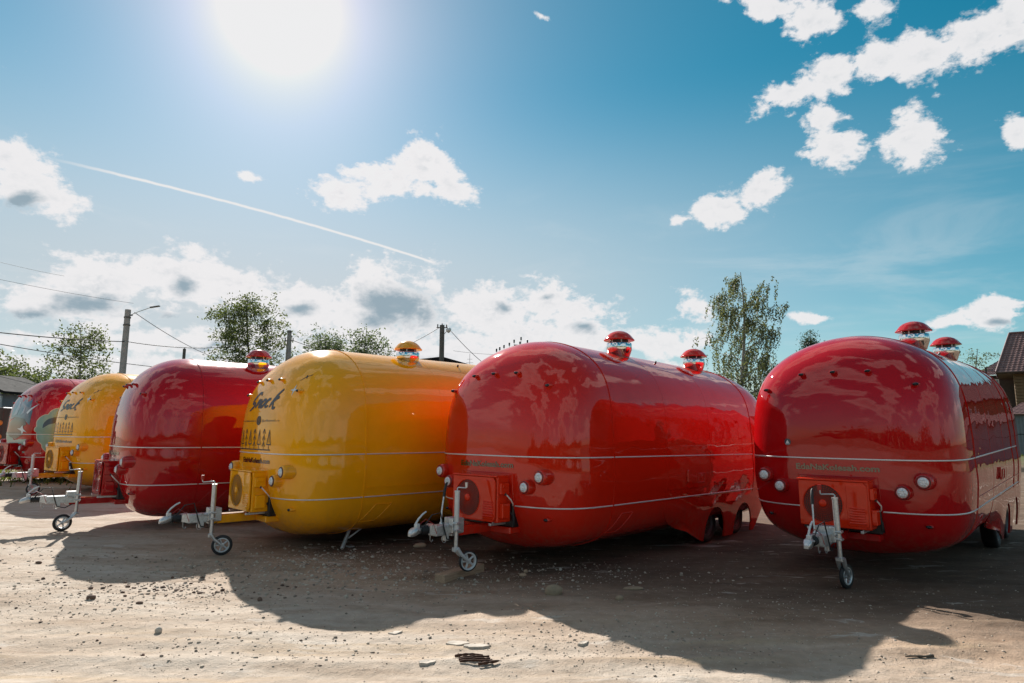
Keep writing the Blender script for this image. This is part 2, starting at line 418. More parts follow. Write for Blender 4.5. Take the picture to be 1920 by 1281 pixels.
def ground_mat():
    m, t, p = new_mat('dirt_yard')
    geo = t.node('ShaderNodeNewGeometry')
    Pz = geo.outputs['Position']
    n0 = t.noise(Pz, 0.35, 5.0, 0.6, 0.4)
    n1 = t.noise(t.vmath('MULTIPLY', Pz, (0.45, 1.6, 1.0)), 1.6, 7.0, 0.62, 0.5)
    n2 = t.noise(Pz, 9.0, 6.0, 0.65)
    n3 = t.noise(Pz, 60.0, 4.0, 0.7)
    c = t.ramp(n1, [(0.28, (0.30, 0.222, 0.162)), (0.47, (0.42, 0.336, 0.265)), (0.72, (0.50, 0.43, 0.362))])
    # compacted brown soil where the trailers stand, its colour darkened to deepen their shade
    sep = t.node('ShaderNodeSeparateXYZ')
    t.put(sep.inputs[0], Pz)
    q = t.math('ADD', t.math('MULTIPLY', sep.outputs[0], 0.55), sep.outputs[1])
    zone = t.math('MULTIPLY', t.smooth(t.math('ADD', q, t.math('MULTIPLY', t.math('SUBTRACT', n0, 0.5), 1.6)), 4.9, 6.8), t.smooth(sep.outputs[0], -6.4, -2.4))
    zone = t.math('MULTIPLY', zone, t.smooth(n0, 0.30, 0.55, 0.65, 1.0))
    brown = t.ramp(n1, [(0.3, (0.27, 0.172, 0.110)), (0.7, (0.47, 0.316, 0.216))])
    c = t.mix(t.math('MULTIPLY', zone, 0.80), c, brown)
    # shade under and beside the trailers, painted into the soil colour
    painted_shade = t.math('MULTIPLY', t.smooth(t.math('ADD', q, t.math('MULTIPLY', t.math('SUBTRACT', n0, 0.5), 2.0)), 6.4, 8.6), t.smooth(sep.outputs[0], -4.6, -2.2))
    c = t.mix(t.math('MULTIPLY', painted_shade, 0.86), c, t.ramp(n1, [(0.3, (0.062, 0.040, 0.028)), (0.7, (0.135, 0.090, 0.063))]))
    # brighter dried mud patches and sandy streaks near the front of the yard
    pale = t.math('MULTIPLY', t.smooth(t.noise(t.vmath('MULTIPLY', Pz, (0.8, 2.4, 1)), 1.1, 6.0, 0.6, 0.8), 0.60, 0.66), 0.55)
    c = t.mix(pale, c, (0.57, 0.51, 0.45))
    sand = t.math('MULTIPLY', t.smooth(t.noise(t.vmath('MULTIPLY', Pz, (0.25, 3.2, 1)), 1.3, 4.0, 0.6, 0.6), 0.52, 0.70), t.smooth(sep.outputs[1], 6.6, 4.8))
    c = t.mix(t.math('MULTIPLY', sand, 0.6), c, (0.45, 0.33, 0.215))
    # grain
    c = t.mix(1.0, c, t.ramp(n2, [(0.25, (0.80, 0.79, 0.78)), (0.75, (1.12, 1.12, 1.12))]), 'MULTIPLY')
    vor = t.node('ShaderNodeTexVoronoi')
    t.put(vor.inputs['Vector'], Pz)
    vor.inputs['Scale'].default_value = 55.0
    speck = t.math('MULTIPLY', t.smooth(vor.outputs['Distance'], 0.30, 0.16), t.smooth(n2, 0.50, 0.62))
    vc = t.node('ShaderNodeSeparateColor')
    t.put(vc.inputs[0], vor.outputs['Color'])
    sc = t.ramp(vc.outputs[0], [(0.0, (0.10, 0.07, 0.055)), (0.45, (0.28, 0.21, 0.16)), (1.0, (0.55, 0.50, 0.45))])
    c = t.mix(t.math('MULTIPLY', speck, 0.8), c, sc)
    # sparse weeds far out
    far = t.math('MAXIMUM', t.smooth(sep.outputs[1], 24.0, 40.0), t.smooth(sep.outputs[1], -7.0, -16.0))
    gn = t.smooth(t.noise(Pz, 0.6, 6.0, 0.7), 0.36, 0.56)
    c = t.mix(t.math('MULTIPLY', far, gn), c, (0.085, 0.10, 0.035))
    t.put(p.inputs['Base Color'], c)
    p.inputs['Roughness'].default_value = 0.92
    p.inputs['Specular IOR Level'].default_value = 0.2
    h = t.math('ADD', t.math('MULTIPLY', n2, 1.0), t.math('ADD', t.math('MULTIPLY', n3, 0.35), t.math('MULTIPLY', speck, 0.25)))
    t.put(p.inputs['Normal'], t.bump(h, 0.9, 0.022))
    return m


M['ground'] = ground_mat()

# ------------------------------------------------------------------ mesh helpers
class MB:
    def __init__(self):
        self.v = []; self.f = []; self.s = []

    def add(self, verts, faces, smooth=False):
        o = len(self.v)
        self.v += [tuple(x) for x in verts]
        self.f += [tuple(i + o for i in f) for f in faces]
        self.s += [smooth] * len(faces)
        return self

    def box(self, c, s, rot=None, bevel=0.0, seg=2):
        bm = bmesh.new()
        bmesh.ops.create_cube(bm, size=1.0)
        for v in bm.verts:
            v.co = Vector((v.co.x * s[0], v.co.y * s[1], v.co.z * s[2]))
        if bevel:
            bmesh.ops.bevel(bm, geom=bm.edges[:], offset=bevel, segments=seg, affect='EDGES', profile=0.5)
        mt = Matrix.Translation(c) @ (rot.to_4x4() if rot is not None else Matrix.Identity(4))
        bm.verts.index_update()
        self.add([mt @ v.co for v in bm.verts], [[v.index for v in f.verts] for f in bm.faces], False)
        bm.free()
        return self

    def ring_stack(self, rings, smooth=True, cap0=True, cap1=True, closed=True):
        n = len(rings[0])
        vs = [p for r in rings for p in r]
        fs = []
        for i in range(len(rings) - 1):
            for k in range(n if closed else n - 1):
                k2 = (k + 1) % n
                fs.append((i * n + k, i * n + k2, (i + 1) * n + k2, (i + 1) * n + k))
        self.add(vs, fs, smooth)
        if closed and cap0:
            self.add(rings[0][::-1], [tuple(range(n))], False)
        if closed and cap1:
            self.add(rings[-1], [tuple(range(n))], False)
        return self

    def cyl(self, p0, p1, r0, r1=None, n=16, cap=True, smooth=True):
        r1 = r0 if r1 is None else r1
        p0, p1 = Vector(p0), Vector(p1)
        q = (p1 - p0).to_track_quat('Z', 'Y')
        rings = []
        for p, r in ((p0, r0), (p1, r1)):
            rings.append([p + q @ Vector((r * math.cos(2 * math.pi * k / n), r * math.sin(2 * math.pi * k / n), 0)) for k in range(n)])
        return self.ring_stack(rings, smooth, cap, cap)

    def lathe(self, prof, n=32, mat=None, cap0=False, cap1=False):
        mat = mat or Matrix.Identity(4)
        rings = [[mat @ Vector((r * math.cos(2 * math.pi * k / n), r * math.sin(2 * math.pi * k / n), z)) for k in range(n)] for r, z in prof]
        return self.ring_stack(rings, True, cap0, cap1)

    def tube(self, pts, r, n=8, cap=True):
        pts = [Vector(p) for p in pts]
        rad = r if isinstance(r, (list, tuple)) else [r] * len(pts)
        rings = []
        up = None
        for i, p in enumerate(pts):
            d = (pts[min(i + 1, len(pts) - 1)] - pts[max(i - 1, 0)]).normalized()
            if up is None:
                up = d.orthogonal().normalized()
            up = (up - d * up.dot(d))
            up = up.normalized() if up.length > 1e-6 else d.orthogonal().normalized()
            b = d.cross(up)
            rings.append([p + (up * math.cos(2 * math.pi * k / n) + b * math.sin(2 * math.pi * k / n)) * rad[i] for k in range(n)])
        return self.ring_stack(rings, True, cap, cap)

    def prism(self, poly, axis, a, b):
        """closed outline of (u, v) extruded from a to b along axis x or y"""
        bm = bmesh.new()
        def P(u, v, w):
            return (w, u, v) if axis == 'x' else ((u, w, v) if axis == 'y' else (u, v, w))
        vs = [bm.verts.new(P(u, v, a)) for u, v in poly]
        f = bm.faces.new(vs)
        r = bmesh.ops.extrude_face_region(bm, geom=[f])
        for g in r['geom']:
            if isinstance(g, bmesh.types.BMVert):
                g.co = Vector(P(*[(c) for c in ((g.co.y, g.co.z) if axis == 'x' else ((g.co.x, g.co.z) if axis == 'y' else (g.co.x, g.co.y)))], b))
        bmesh.ops.recalc_face_normals(bm, faces=bm.faces[:])
        bmesh.ops.triangulate(bm, faces=[q for q in bm.faces if len(q.verts) > 4])
        bm.verts.index_update()
        self.add([v.co.copy() for v in bm.verts], [[v.index for v in q.verts] for q in bm.faces], False)
        bm.free()
        return self

    def mesh(self, name):
        me = bpy.data.meshes.new(name)
        me.from_pydata(self.v, [], self.f)
        me.polygons.foreach_set('use_smooth', self.s)
        me.update()
        return me

    def build(self, name, mat, parent=None, loc=None, rot=None):
        return link(name, self.mesh(name), mat, parent, loc, rot)


def link(name, me, mat, parent=None, loc=None, rot=None):
    if mat is not None and not me.materials:
        me.materials.append(M[mat] if isinstance(mat, str) else mat)
    o = bpy.data.objects.new(name, me)
    COL.objects.link(o)
    if parent is not None:
        o.parent = parent
    if loc is not None:
        o.location = loc
    if rot is not None:
        o.rotation_euler = rot
    return o


def empty(name, loc=(0, 0, 0), rot=(0, 0, 0)):
    o = bpy.data.objects.new(name, None)
    o.empty_display_size = 0.3
    COL.objects.link(o)
    o.location = loc
    o.rotation_euler = rot
    return o


def tag(o, label=None, cat=None, group=None, kind=None):
    for k, v in (('label', label), ('category', cat), ('group', group), ('kind', kind)):
        if v:
            o[k] = v
    return o


def copy_tree(o, parent=None, loc=None, rot=None):
    c = o.copy()
    COL.objects.link(c)
    if parent is not None:
        c.parent = parent
    if loc is not None:
        c.location = loc
    if rot is not None:
        c.rotation_euler = rot
    for ch in list(o.children):
        copy_tree(ch, c)
    return c


def bearing(px, py, depth):
    """survey point: where the sight line through a photo pixel stands at a given depth"""
    a, b = (px - 960) / FPX, -(py - 640.5) / FPX
    k = depth / (math.cos(PITCH) - b * math.sin(PITCH))
    return Vector((a * k, depth, CAM_H + k * (math.sin(PITCH) + b * math.cos(PITCH))))


# ------------------------------------------------------------------ ground
GX = [-60, -22, -16, -13.4, -10.6, -6.8, -3.7, -0.4, 4.0, 40]
GZ = [0.30, 0.30, 0.27, 0.24, 0.17, 0.04, -0.01, -0.075, -0.085, -0.06]


def ground_z(x, y=20.0):
    k = np.clip((np.asarray(y, float) - 5.4) / 1.9, 0, 1)
    k = k * k * (3 - 2 * k)
    return np.interp(x, GX, GZ) * k


def vnoise(x, y, seed, scale):
    r = np.random.default_rng(seed)
    N = 256
    g = r.random((N, N))
    xs, ys = x * scale, y * scale
    xi, yi = np.floor(xs).astype(int), np.floor(ys).astype(int)
    fx, fy = xs - xi, ys - yi
    fx, fy = fx * fx * (3 - 2 * fx), fy * fy * (3 - 2 * fy)
    a = g[xi % N, yi % N]; b = g[(xi + 1) % N, yi % N]; c = g[xi % N, (yi + 1) % N]; d = g[(xi + 1) % N, (yi + 1) % N]
    return a * (1 - fx) * (1 - fy) + b * fx * (1 - fy) + c * (1 - fx) * fy + d * fx * fy - 0.5


def ground_relief(x, y):
    near = np.clip((16 - y) / 4, 0, 1)
    r = 0.045 * vnoise(x * 0.6, y, 1, 0.7) + 0.020 * vnoise(x, y, 2, 2.6) + 0.011 * vnoise(x, y, 3, 7.0) + 0.010 * vnoise(x, y, 4, 16.0) * np.clip((10 - y) / 3, 0, 1)
    # shallow wheel ruts running across the front of the yard
    for (y0, sl, wd, dp) in ((4.62, 0.05, 0.13, 0.018), (5.05, 0.03, 0.10, 0.012), (4.25, 0.09, 0.12, 0.018), (5.6, -0.06, 0.14, 0.014)):
        d = y - (y0 + sl * x + 0.12 * np.sin(x * 0.7 + y0))
        dp = dp * .6
        r = r - dp * np.exp(-(d / wd) ** 2) + 0.6 * dp * np.exp(-((np.abs(d) - 2 * wd) / (0.6 * wd)) ** 2)
    return r * near


def surf(x, y):
    return float(ground_z(x, y) + ground_relief(np.array([float(x)]), np.array([float(y)]))[0])


def build_ground():
    xs = np.concatenate([[-900, -500, -250, -120, -60, -40, -30, -24], np.arange(-20, -8, 0.14), np.arange(-8, 8, 0.036),
                         np.arange(8, 14, 0.12), [14.5, 16, 19, 24, 32, 45, 70, 120, 250, 500, 900]])
    ys = np.concatenate([[-900, -400, -150, -60, -25, -10, 0, 2, 3], np.arange(3.4, 7.4, 0.028), np.arange(7.4, 9, 0.05), np.arange(9, 20, 0.13), [21, 23, 26, 30, 36, 45, 60, 90, 150, 300, 600, 1200]])
    X, Y = np.meshgrid(xs, ys)
    Z = ground_z(X, Y) + ground_relief(X, Y)
    nx, ny = len(xs), len(ys)
    co = np.stack([X, Y, Z], -1).reshape(-1, 3)
    i = np.arange(nx - 1)[None, :] + np.arange(ny - 1)[:, None] * nx
    fc = np.stack([i, i + 1, i + nx + 1, i + nx], -1).reshape(-1, 4)
    me = bpy.data.meshes.new('ground')
    me.vertices.add(len(co)); me.vertices.foreach_set('co', co.ravel())
    me.loops.add(fc.size); me.loops.foreach_set('vertex_index', fc.ravel().astype(np.int32))
    me.polygons.add(len(fc)); me.polygons.foreach_set('loop_start', np.arange(0, fc.size, 4, dtype=np.int32))
    me.polygons.foreach_set('use_smooth', np.ones(len(fc), bool))
    me.update(calc_edges=True)
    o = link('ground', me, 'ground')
    tag(o, 'pale rutted dirt yard with scattered gravel', None, None, 'structure')


build_ground()

# ------------------------------------------------------------------ trailer shape
ZC, CAP_Y, NOSE_Y, SEAM2, TAIL_Y = 1.37, 1.10, 0.054, 5.45, 6.95
SEC = [(0, 3.0), (.38, 2.945), (.70, 2.82), (.95, 2.63), (1.07, 2.47), (1.145, 2.27), (1.185, 2.05), (1.205, 1.75),
       (1.21, 1.37), (1.207, .90), (1.165, .60), (1.05, .41), (.80, .29), (.45, .215), (0, .18)]
SEC = [(x, z - .060 * max(0.0, z - 1.37) / 1.63) for x, z in SEC]
_th = np.array([math.atan2(z - ZC, x) for x, z in SEC])[::-1]
_rr = np.array([math.hypot(x, z - ZC) for x, z in SEC])[::-1]
_T = np.linspace(-math.pi / 2, math.pi / 2, 1441)
_RT = np.interp(_T, _th, _rr)
_pad = np.concatenate([_RT[:0:-1], _RT, _RT[-2::-1]])
_k = np.exp(-0.5 * (np.arange(-90, 91) / 30.0) ** 2); _k /= _k.sum()
_RT = np.convolve(_pad, _k, 'same')[1440:2881]


def sec_r(th):
    th = np.arctan2(np.sin(th), np.abs(np.cos(th)))
    return np.interp(th, _T, _RT)


def cap_p(th):
    s = np.sin(th)
    up, dn = np.clip(s, 0, 1) ** 2, np.clip(-s, 0, 1) ** 2
    return 3.44 + up * (3.19 - 3.44) + dn * (2.34 - 3.44)


def cap_q(th):
    up = np.clip(np.sin(th), 0, 1) ** 2
    return 3.7 + up * (2.02 - 3.7)


Q = 3.0


def front_y(x, z):
    th = math.atan2(z - ZC, abs(x)); g = math.hypot(x, z - ZC) / float(sec_r(th))
    g = min(g, 0.99999)
    return CAP_Y - (CAP_Y - NOSE_Y) * (1 - g ** float(cap_p(th))) ** (1 / float(cap_q(th)))


def side_x(y, z):
    """half width of the front cap at (y, z)"""
    lo, hi = 0.0, 1.4
    for _ in range(40):
        m = (lo + hi) / 2
        th = math.atan2(z - ZC, m); g = math.hypot(m, z - ZC) / float(sec_r(th))
        if g < 1 and front_y(m, z) < y:
            lo = m
        else:
            hi = m
    return lo


def main_x(z):
    lo, hi = 0.0, 1.4
    for _ in range(40):
        m = (lo + hi) / 2
        g = math.hypot(m, z - ZC) / float(sec_r(math.atan2(z - ZC, m)))
        lo, hi = (m, hi) if g < 1 else (lo, m)
    return lo


def roof_z(x):
    lo, hi = ZC, 3.2
    for _ in range(40):
        m = (lo + hi) / 2
        g = math.hypot(x, m - ZC) / float(sec_r(math.atan2(m - ZC, x)))
        lo, hi = (m, hi) if g < 1 else (lo, m)
    return lo


NTH = 192
TH = np.linspace(-math.pi, math.pi, NTH, endpoint=False)


def section_ring(y, grow=0.0):
    r = sec_r(TH) + grow
    return [(r[i] * math.cos(TH[i]), y, ZC + r[i] * math.sin(TH[i])) for i in range(NTH)]


def cap_mesh(front=True):
    mb = MB()
    rows = 56
    rings = []
    ta = np.arctan2(np.sin(TH), np.abs(np.cos(TH)))
    p = cap_p(ta); q = cap_q(ta); r = sec_r(TH)
    for j in range(rows):
        ph = math.pi / 2 * (1 - j / rows)
        t = math.cos(ph) ** (2 / q)
        g = math.sin(ph) ** (2 / p)
        y = CAP_Y - (CAP_Y - NOSE_Y) * t if front else SEAM2 + (TAIL_Y - SEAM2) * t
        rings.append([(r[i] * g[i] * math.cos(TH[i]), y[i], ZC + r[i] * g[i] * math.sin(TH[i])) for i in range(NTH)])
    if not front:
        rings = [q[::-1] for q in rings]
    mb.ring_stack(rings, True, False, False)
    yp = NOSE_Y if front else TAIL_Y
    mb.add(rings[-1] + [(0, yp, ZC)], [(k, (k + 1) % NTH, NTH) for k in range(NTH)], True)
    return mb


def side_shell():
    mb = MB()
    ys = np.linspace(CAP_Y, SEAM2, 24)
    mb.ring_stack([section_ring(y) for y in ys][::-1], True, False, False)
    return mb


def seam_band(y, w=0.020, h=0.009):
    mb = MB()
    a, b, c, d = section_ring(y - w / 2, -.004), section_ring(y - w / 2, h), section_ring(y + w / 2, h), section_ring(y + w / 2, -.004)
    mb.ring_stack([a, b, c, d][::-1], False, False, False)
    return mb


def belt_path(z, xskip=0.0):
    xm = main_x(z)
    pr = [(xm, y) for y in np.linspace(SEAM2 + 0.02, CAP_Y, 14)]
    for k in range(1, 61):
        x = xm * math.cos(math.pi / 2 * k / 60) ** (2 / 3.44) if k < 60 else 0.0
        if k == 60:
            x = 0
        pr.append((x, front_y(x, z)))
    right = [q for q in pr if q[0] >= xskip]
    left = [(-x, y) for x, y in right[::-1]]
    if xskip:
        return [right, left]
    return [right + left[1:]]


def belt_strip(z, xskip=0.0, h=0.016, out=0.008):
    mb = MB()
    for path in belt_path(z, xskip):
        rings = []
        for i, (x, y) in enumerate(path):
            a, b = path[max(i - 1, 0)], path[min(i + 1, len(path) - 1)]
            d = Vector((b[0] - a[0], b[1] - a[1])).normalized()
            n = Vector((d.y, -d.x))
            if n.dot(Vector((x, y - 2.5))) < 0:
                n = -n
            q = []
            for (o, dz) in ((-.006, -h / 2), (out * .6, -h / 2), (out, 0), (out * .6, h / 2), (-.006, h / 2)):
                q.append((x + n.x * o, y + n.y * o, z + dz))
            rings.append(q)
        mb.ring_stack(rings, True)
    return mb


def side_strip(z, y0, y1, h, out, sides=(1, -1)):
    mb = MB()
    for s in sides:
        rings = []
        for y in np.linspace(y0, y1, 20):
            rings.append([(s * (main_x(z + dz) + o), y, z + dz) for (o, dz) in ((-.004, -h / 2), (out, -h / 2), (out, h / 2), (-.004, h / 2))])
        mb.ring_stack(rings, False)
    return mb


def decal_ribbon(mb, pts, wid, off=0.004, on='front'):
    """flat printed stroke that lies on the front skin; pts are (x, z)"""
    fine = []
    for i in range(len(pts) - 1):
        a, b = Vector(pts[i]), Vector(pts[i + 1])
        n = max(1, int((b - a).length / 0.03))
        fine += [a.lerp(b, k / n) for k in range(n)]
    fine.append(Vector(pts[-1]))
    N = len(fine)
    L, Rr = [], []
    for i, p in enumerate(fine):
        d = (fine[min(i + 1, N - 1)] - fine[max(i - 1, 0)]).normalized()
        n = Vector((-d.y, d.x))
        w = wid(i / max(1, N - 1)) if callable(wid) else wid
        for lst, s in ((L, 1), (Rr, -1)):
            q = p + n * (w / 2 * s)
            lst.append((q.x, front_y(q.x, q.y) - off, q.y))
    mb.add(L + Rr, [(i, i + 1, N + i + 1, N + i) for i in range(N - 1)], False)


def decal_fill(mb, poly, off=0.004, on='front', step=0.06):
    """filled print outline (x, z) on the front, or (y, z) on the right side of the cap"""
    bm = bmesh.new()
    vs = [bm.verts.new((u, 0, v)) for u, v in poly]
    bm.faces.new(vs)
    bmesh.ops.triangulate(bm, faces=bm.faces[:])
    for _ in range(4):
        es = [e for e in bm.edges if e.calc_length() > step]
        if not es:
            break
        bmesh.ops.subdivide_edges(bm, edges=es, cuts=1)
        bmesh.ops.triangulate(bm, faces=[f for f in bm.faces if len(f.verts) > 3])
    bm.verts.index_update()
    out = []
    for v in bm.verts:
        u, w = v.co.x, v.co.z
        if on == 'front':
            out.append((u, front_y(u, w) - off, w))
        else:
            x = side_x(u, w) if u < CAP_Y else main_x(w)
            out.append((x + off, u - off * 0.3, w))
    mb.add(out, [[v.index for v in f.verts] for f in bm.faces], False)
    bm.free()


_text_cache = {}


def text_mesh(s, x0, x1, zbase, height, off, bold, squash=None):
    cu = bpy.data.curves.new('lettering', 'FONT')
    cu.body = s
    cu.size = 1.0
    cu.offset = bold
    cu.resolution_u = 4
    ob = bpy.data.objects.new('lettering', cu)
    COL.objects.link(ob)
    dg = bpy.context.evaluated_depsgraph_get()
    me = ob.evaluated_get(dg).to_mesh()
    v = np.array([tuple(q.co) for q in me.vertices])
    f = [tuple(p.vertices) for p in me.polygons]
    ob.evaluated_get(dg).to_mesh_clear()
    bpy.data.objects.remove(ob)
    bpy.data.curves.remove(cu)
    mnx, mxx = v[:, 0].min(), v[:, 0].max()
    sx = (x1 - x0) / (mxx - mnx)
    sz = height / 0.72
    pts = []
    for q in v:
        x = x0 + (q[0] - mnx) * sx; z = zbase + q[1] * sz
        pts.append((x, front_y(x, z) - off, z))
    mb = MB()
    mb.add(pts, f, False)
    return mb

# ------------------------------------------------------------------ trailers
ROWGROUP = 'food trailers parked side by side in a row'
_cache = {}


def shared(key, maker):
    """mesh data shared between alike parts"""
    if key not in _cache:
        _cache[key] = maker().mesh(key[0])
    return _cache[key]


def part(name, key, maker, mat, parent, loc=None, rot=None):
    return link(name, shared((name,) + tuple(key), maker), mat, parent, loc, rot)


def headlight_pod(big):
    L = 0.17 if big else 0.14
    r = 0.092 if big else 0.085
    mt = Matrix.Rotation(math.pi / 2, 4, 'X')        # lathe axis z -> -y
    return MB().lathe([(r * 0.72, 0.0), (r * 0.80, .004), (r * 0.90, -.006), (r * 0.97, -.022), (r, -.05), (r * 1.03, -L * .55), (r * 1.08, -L), (r * 1.22, -L * 1.5), (r * 1.4, -L * 2.2)], 36, mt)


def headlight_lens():
    mt = Matrix.Rotation(math.pi / 2, 4, 'X')
    mb = MB().lathe([(.057, .0), (.054, .010), (.040, .017), (.020, .021), (.001, .022)], 24, mt)
    for k in range(6):
        a = k * math.pi / 3
        mb.lathe([(.012, .016), (.010, .024), (.001, .027)], 8, Matrix.Translation((.030 * math.cos(a), 0, .030 * math.sin(a))) @ mt)
    return mb


def headlight_ring(r0, r1, d):
    mt = Matrix.Rotation(math.pi / 2, 4, 'X')
    return MB().lathe([(r0, -.004), (r0, d), (r1, d), (r1, -.012)], 32, mt)


def lens_mat():
    m, t, p = new_mat('clear_lamp_lens')
    tc = t.node('ShaderNodeTexCoord')
    v = t.node('ShaderNodeTexVoronoi')
    t.put(v.inputs['Vector'], tc.outputs['Object'])
    v.inputs['Scale'].default_value = 70
    t.put(p.inputs['Base Color'], t.ramp(v.outputs['Distance'], [(0.0, (0.92, 0.93, 0.95)), (0.7, (0.62, 0.64, 0.67))]))
    p.inputs['Roughness'].default_value = 0.12
    p.inputs['Metallic'].default_value = 0.1
    t.put(p.inputs['Normal'], t.bump(v.outputs['Distance'], 0.6, 0.004))
    return m


M['lens'] = lens_mat()


def marker_body():
    mb = MB()
    rings = []
    n = 14
    for y, r in ((-.048, .70), (-.040, .92), (-.02, 1.0), (.02, .98), (.06, .86), (.10, .62), (.15, .25)):
        rings.append([(.040 * r * math.cos(2 * math.pi * k / n), y, .023 * r * math.sin(2 * math.pi * k / n)) for k in range(n)])
    return mb.ring_stack(rings, True)


def marker_lens():
    mb = MB()
    n = 14
    rings = [[(.036 * r * math.cos(2 * math.pi * k / n), y, .020 * r * math.sin(2 * math.pi * k / n)) for k in range(n)]
             for y, r in ((-.046, .92), (-.056, .80), (-.063, .5), (-.065, .1))]
    return mb.ring_stack(rings, True)


def ac_unit(root, c, case_colour):
    """outdoor air conditioner unit hung in front of the nose"""
    cs = case_colour + '_case'
    X0, X1, Z0, Z1, Y0, Y1 = -.40, .37, .585, 1.125, -.145, .12
    w, h, d = X1 - X0, Z1 - Z0, Y1 - Y0
    fx, fz, fr = -.125, .855, .222
    def case():
        mb = MB()
        mb.box(((X0 + X1) / 2, (Y0 + Y1) / 2 + .012, (Z0 + Z1) / 2), (w, d - .024, h), None, .014, 2)
        # front panel with the round fan opening
        n = 48
        outer = []
        for k in range(n):
            a = 2 * math.pi * k / n
            dx, dz = math.cos(a), math.sin(a)
            s = min(((X1 - .012 - fx) if dx > 0 else (fx - X0 - .012)) / max(abs(dx), 1e-6), ((Z1 - .012 - fz) if dz > 0 else (fz - Z0 - .012)) / max(abs(dz), 1e-6))
            outer.append((fx + dx * s, fz + dz * s))
        inner = [(fx + fr * math.cos(2 * math.pi * k / n), fz + fr * math.sin(2 * math.pi * k / n)) for k in range(n)]
        ro = [(x, Y0 + .010, z) for x, z in outer]
        rf = [(x, Y0, z) for x, z in outer]
        ri = [(x, Y0, z) for x, z in inner]
        rb = [(fx + (x - fx) * .96, Y0 + .010, fz + (z - fz) * .96) for x, z in inner]
        mb.ring_stack([ro, rf, ri, rb][::-1], False, False, False)
        # top lid lip
        mb.box(((X0 + X1) / 2, (Y0 + Y1) / 2, Z1 + .004), (w + .012, d + .012, .022), None, .008, 2)
        return mb
    ac = part('air_conditioner', (cs,), case, cs, root)
    def back():
        return MB().cyl((fx, Y0 + .0105, fz), (fx, Y0 + .0110, fz), fr * .965, None, 40)
    part('fan_well', (), back, 'fan_dark', ac)
    def blades():
        mb = MB()
        for b in range(3):
            a0 = b * 2 * math.pi / 3 + .5
            vs, fs = [], []
            for i in range(7):
                for j in range(5):
                    r = .045 + (.195 - .045) * i / 6
                    a = a0 + (j / 4) * (1.25 + .25 * i / 6) + .35 * i / 6
                    vs.append((fx + r * math.cos(a), Y0 + .0085 - .006 * j / 4, fz + r * math.sin(a)))
            for i in range(6):
                for j in range(4):
                    fs.append((i * 5 + j, i * 5 + j + 1, i * 5 + j + 6, i * 5 + j + 5))
            mb.add(vs, fs, True)
        return mb
    part('fan_blades', (c,), blades, 'black' if c != 'yellow' else 'dark_brown', ac)
    def hub():
        return MB().lathe([(.046, -.002), (.044, .010), (.030, .015), (.001, .016)], 24, Matrix.Translation((fx, Y0, fz)) @ Matrix.Rotation(math.pi / 2, 4, 'X'))
    part('fan_hub', (cs,), hub, cs, ac)
    def grille():
        mb = MB()
        for r in np.linspace(.062, fr - .004, 8):
            mb.tube([(fx + r * math.cos(2 * math.pi * k / 32), Y0 - .004, fz + r * math.sin(2 * math.pi * k / 32)) for k in range(33)], .0016, 4, False)
        for k in range(44):
            a = 2 * math.pi * k / 44
            mb.tube([(fx + .05 * math.cos(a), Y0 - .006, fz + .05 * math.sin(a)), (fx + .14 * math.cos(a), Y0 - .008, fz + .14 * math.sin(a)), (fx + fr * math.cos(a), Y0 - .001, fz + fr * math.sin(a))], .0016, 4, False)
        return mb
    part('fan_grille', (cs,), grille, cs, ac)
    def rim():
        return MB().tube([(fx + fr * math.cos(2 * math.pi * k / 48), Y0, fz + fr * math.sin(2 * math.pi * k / 48)) for k in range(49)], .006, 6, False)
    part('fan_rim', (cs,), rim, cs, ac)
    def louvre_panel():
        mb = MB()
        mb.box((.245, Y0 - .002, .855), (.215, .012, .46), None, .004, 1)
        return mb
    part('side_panel', (cs,), louvre_panel, cs, ac)
    for k in range(7):
        part('louvre', (cs,), lambda: MB().box((0, 0, 0), (.17, .014, .014), Matrix.Rotation(-.5, 3, 'X'), .003, 1), cs, ac, (.245, Y0 - .010, .66 + .028 * k))
    part('valve_cover', (cs,), lambda: MB().box((X1 + .028, -.02, .725), (.055, .13, .17), None, .008, 2), cs, ac)
    part('terminal_cover', (cs,), lambda: MB().box((X1 + .022, -.03, .985), (.044, .15, .13), None, .008, 2).box((X1 + .040, -.03, 1.01), (.02, .085, .035), None, .005, 1), cs, ac)
    part('power_cable', (), lambda: MB().tube([(X1 + .035, -.02, .925), (X1 + .05, .0, .90), (X1 + .075, .04, .85), (X1 + .06, .09, .80), (X1 + .02, .13, .76)], .0085, 8), 'white_cable', ac)
    part('cable_gland', (), lambda: MB().cyl((X1 + .035, -.022, .935), (X1 + .037, -.018, .905), .014), 'black', ac)
    part('drain_hose', (), lambda: MB().tube([(X1 - .02, .10, .70), (X1 + .05, .11, .66), (X1 + .055, .12, .56), (X1 - .01, .14, .53)], .018, 8), 'rubber', ac)
    for x in (-.30, .28):
        part('mounting_rail', (x,), lambda x=x: MB().box((x, .02, Z0 - .022), (.035, .36, .028), None, .004, 1).cyl((x, -.10, Z0 - .034), (x, -.10, Z0 + .006), .008, None, 8), 'zinc', ac)
    part('recess_frame', (c,), lambda: recess(), c + '_cap', root)
    part('recess', (), lambda: MB().box((-.01, .20, .83), (.86, .19, .62), None, .01, 1), 'black', root)
    return ac


def recess():
    mb = MB()
    x0, x1, z0, z1 = -.45, .43, .50, 1.165
    pts = [(x0, z0), (x0, z1), (x1, z1), (x1, z0)]
    for a, b in zip(pts[:3], pts[1:]):
        n = 14
        q = [(a[0] + (b[0] - a[0]) * k / n, a[1] + (b[1] - a[1]) * k / n) for k in range(n + 1)]
        mb.tube([(x, front_y(x, z) + .004, z) for x, z in q], .008, 8)
    return mb


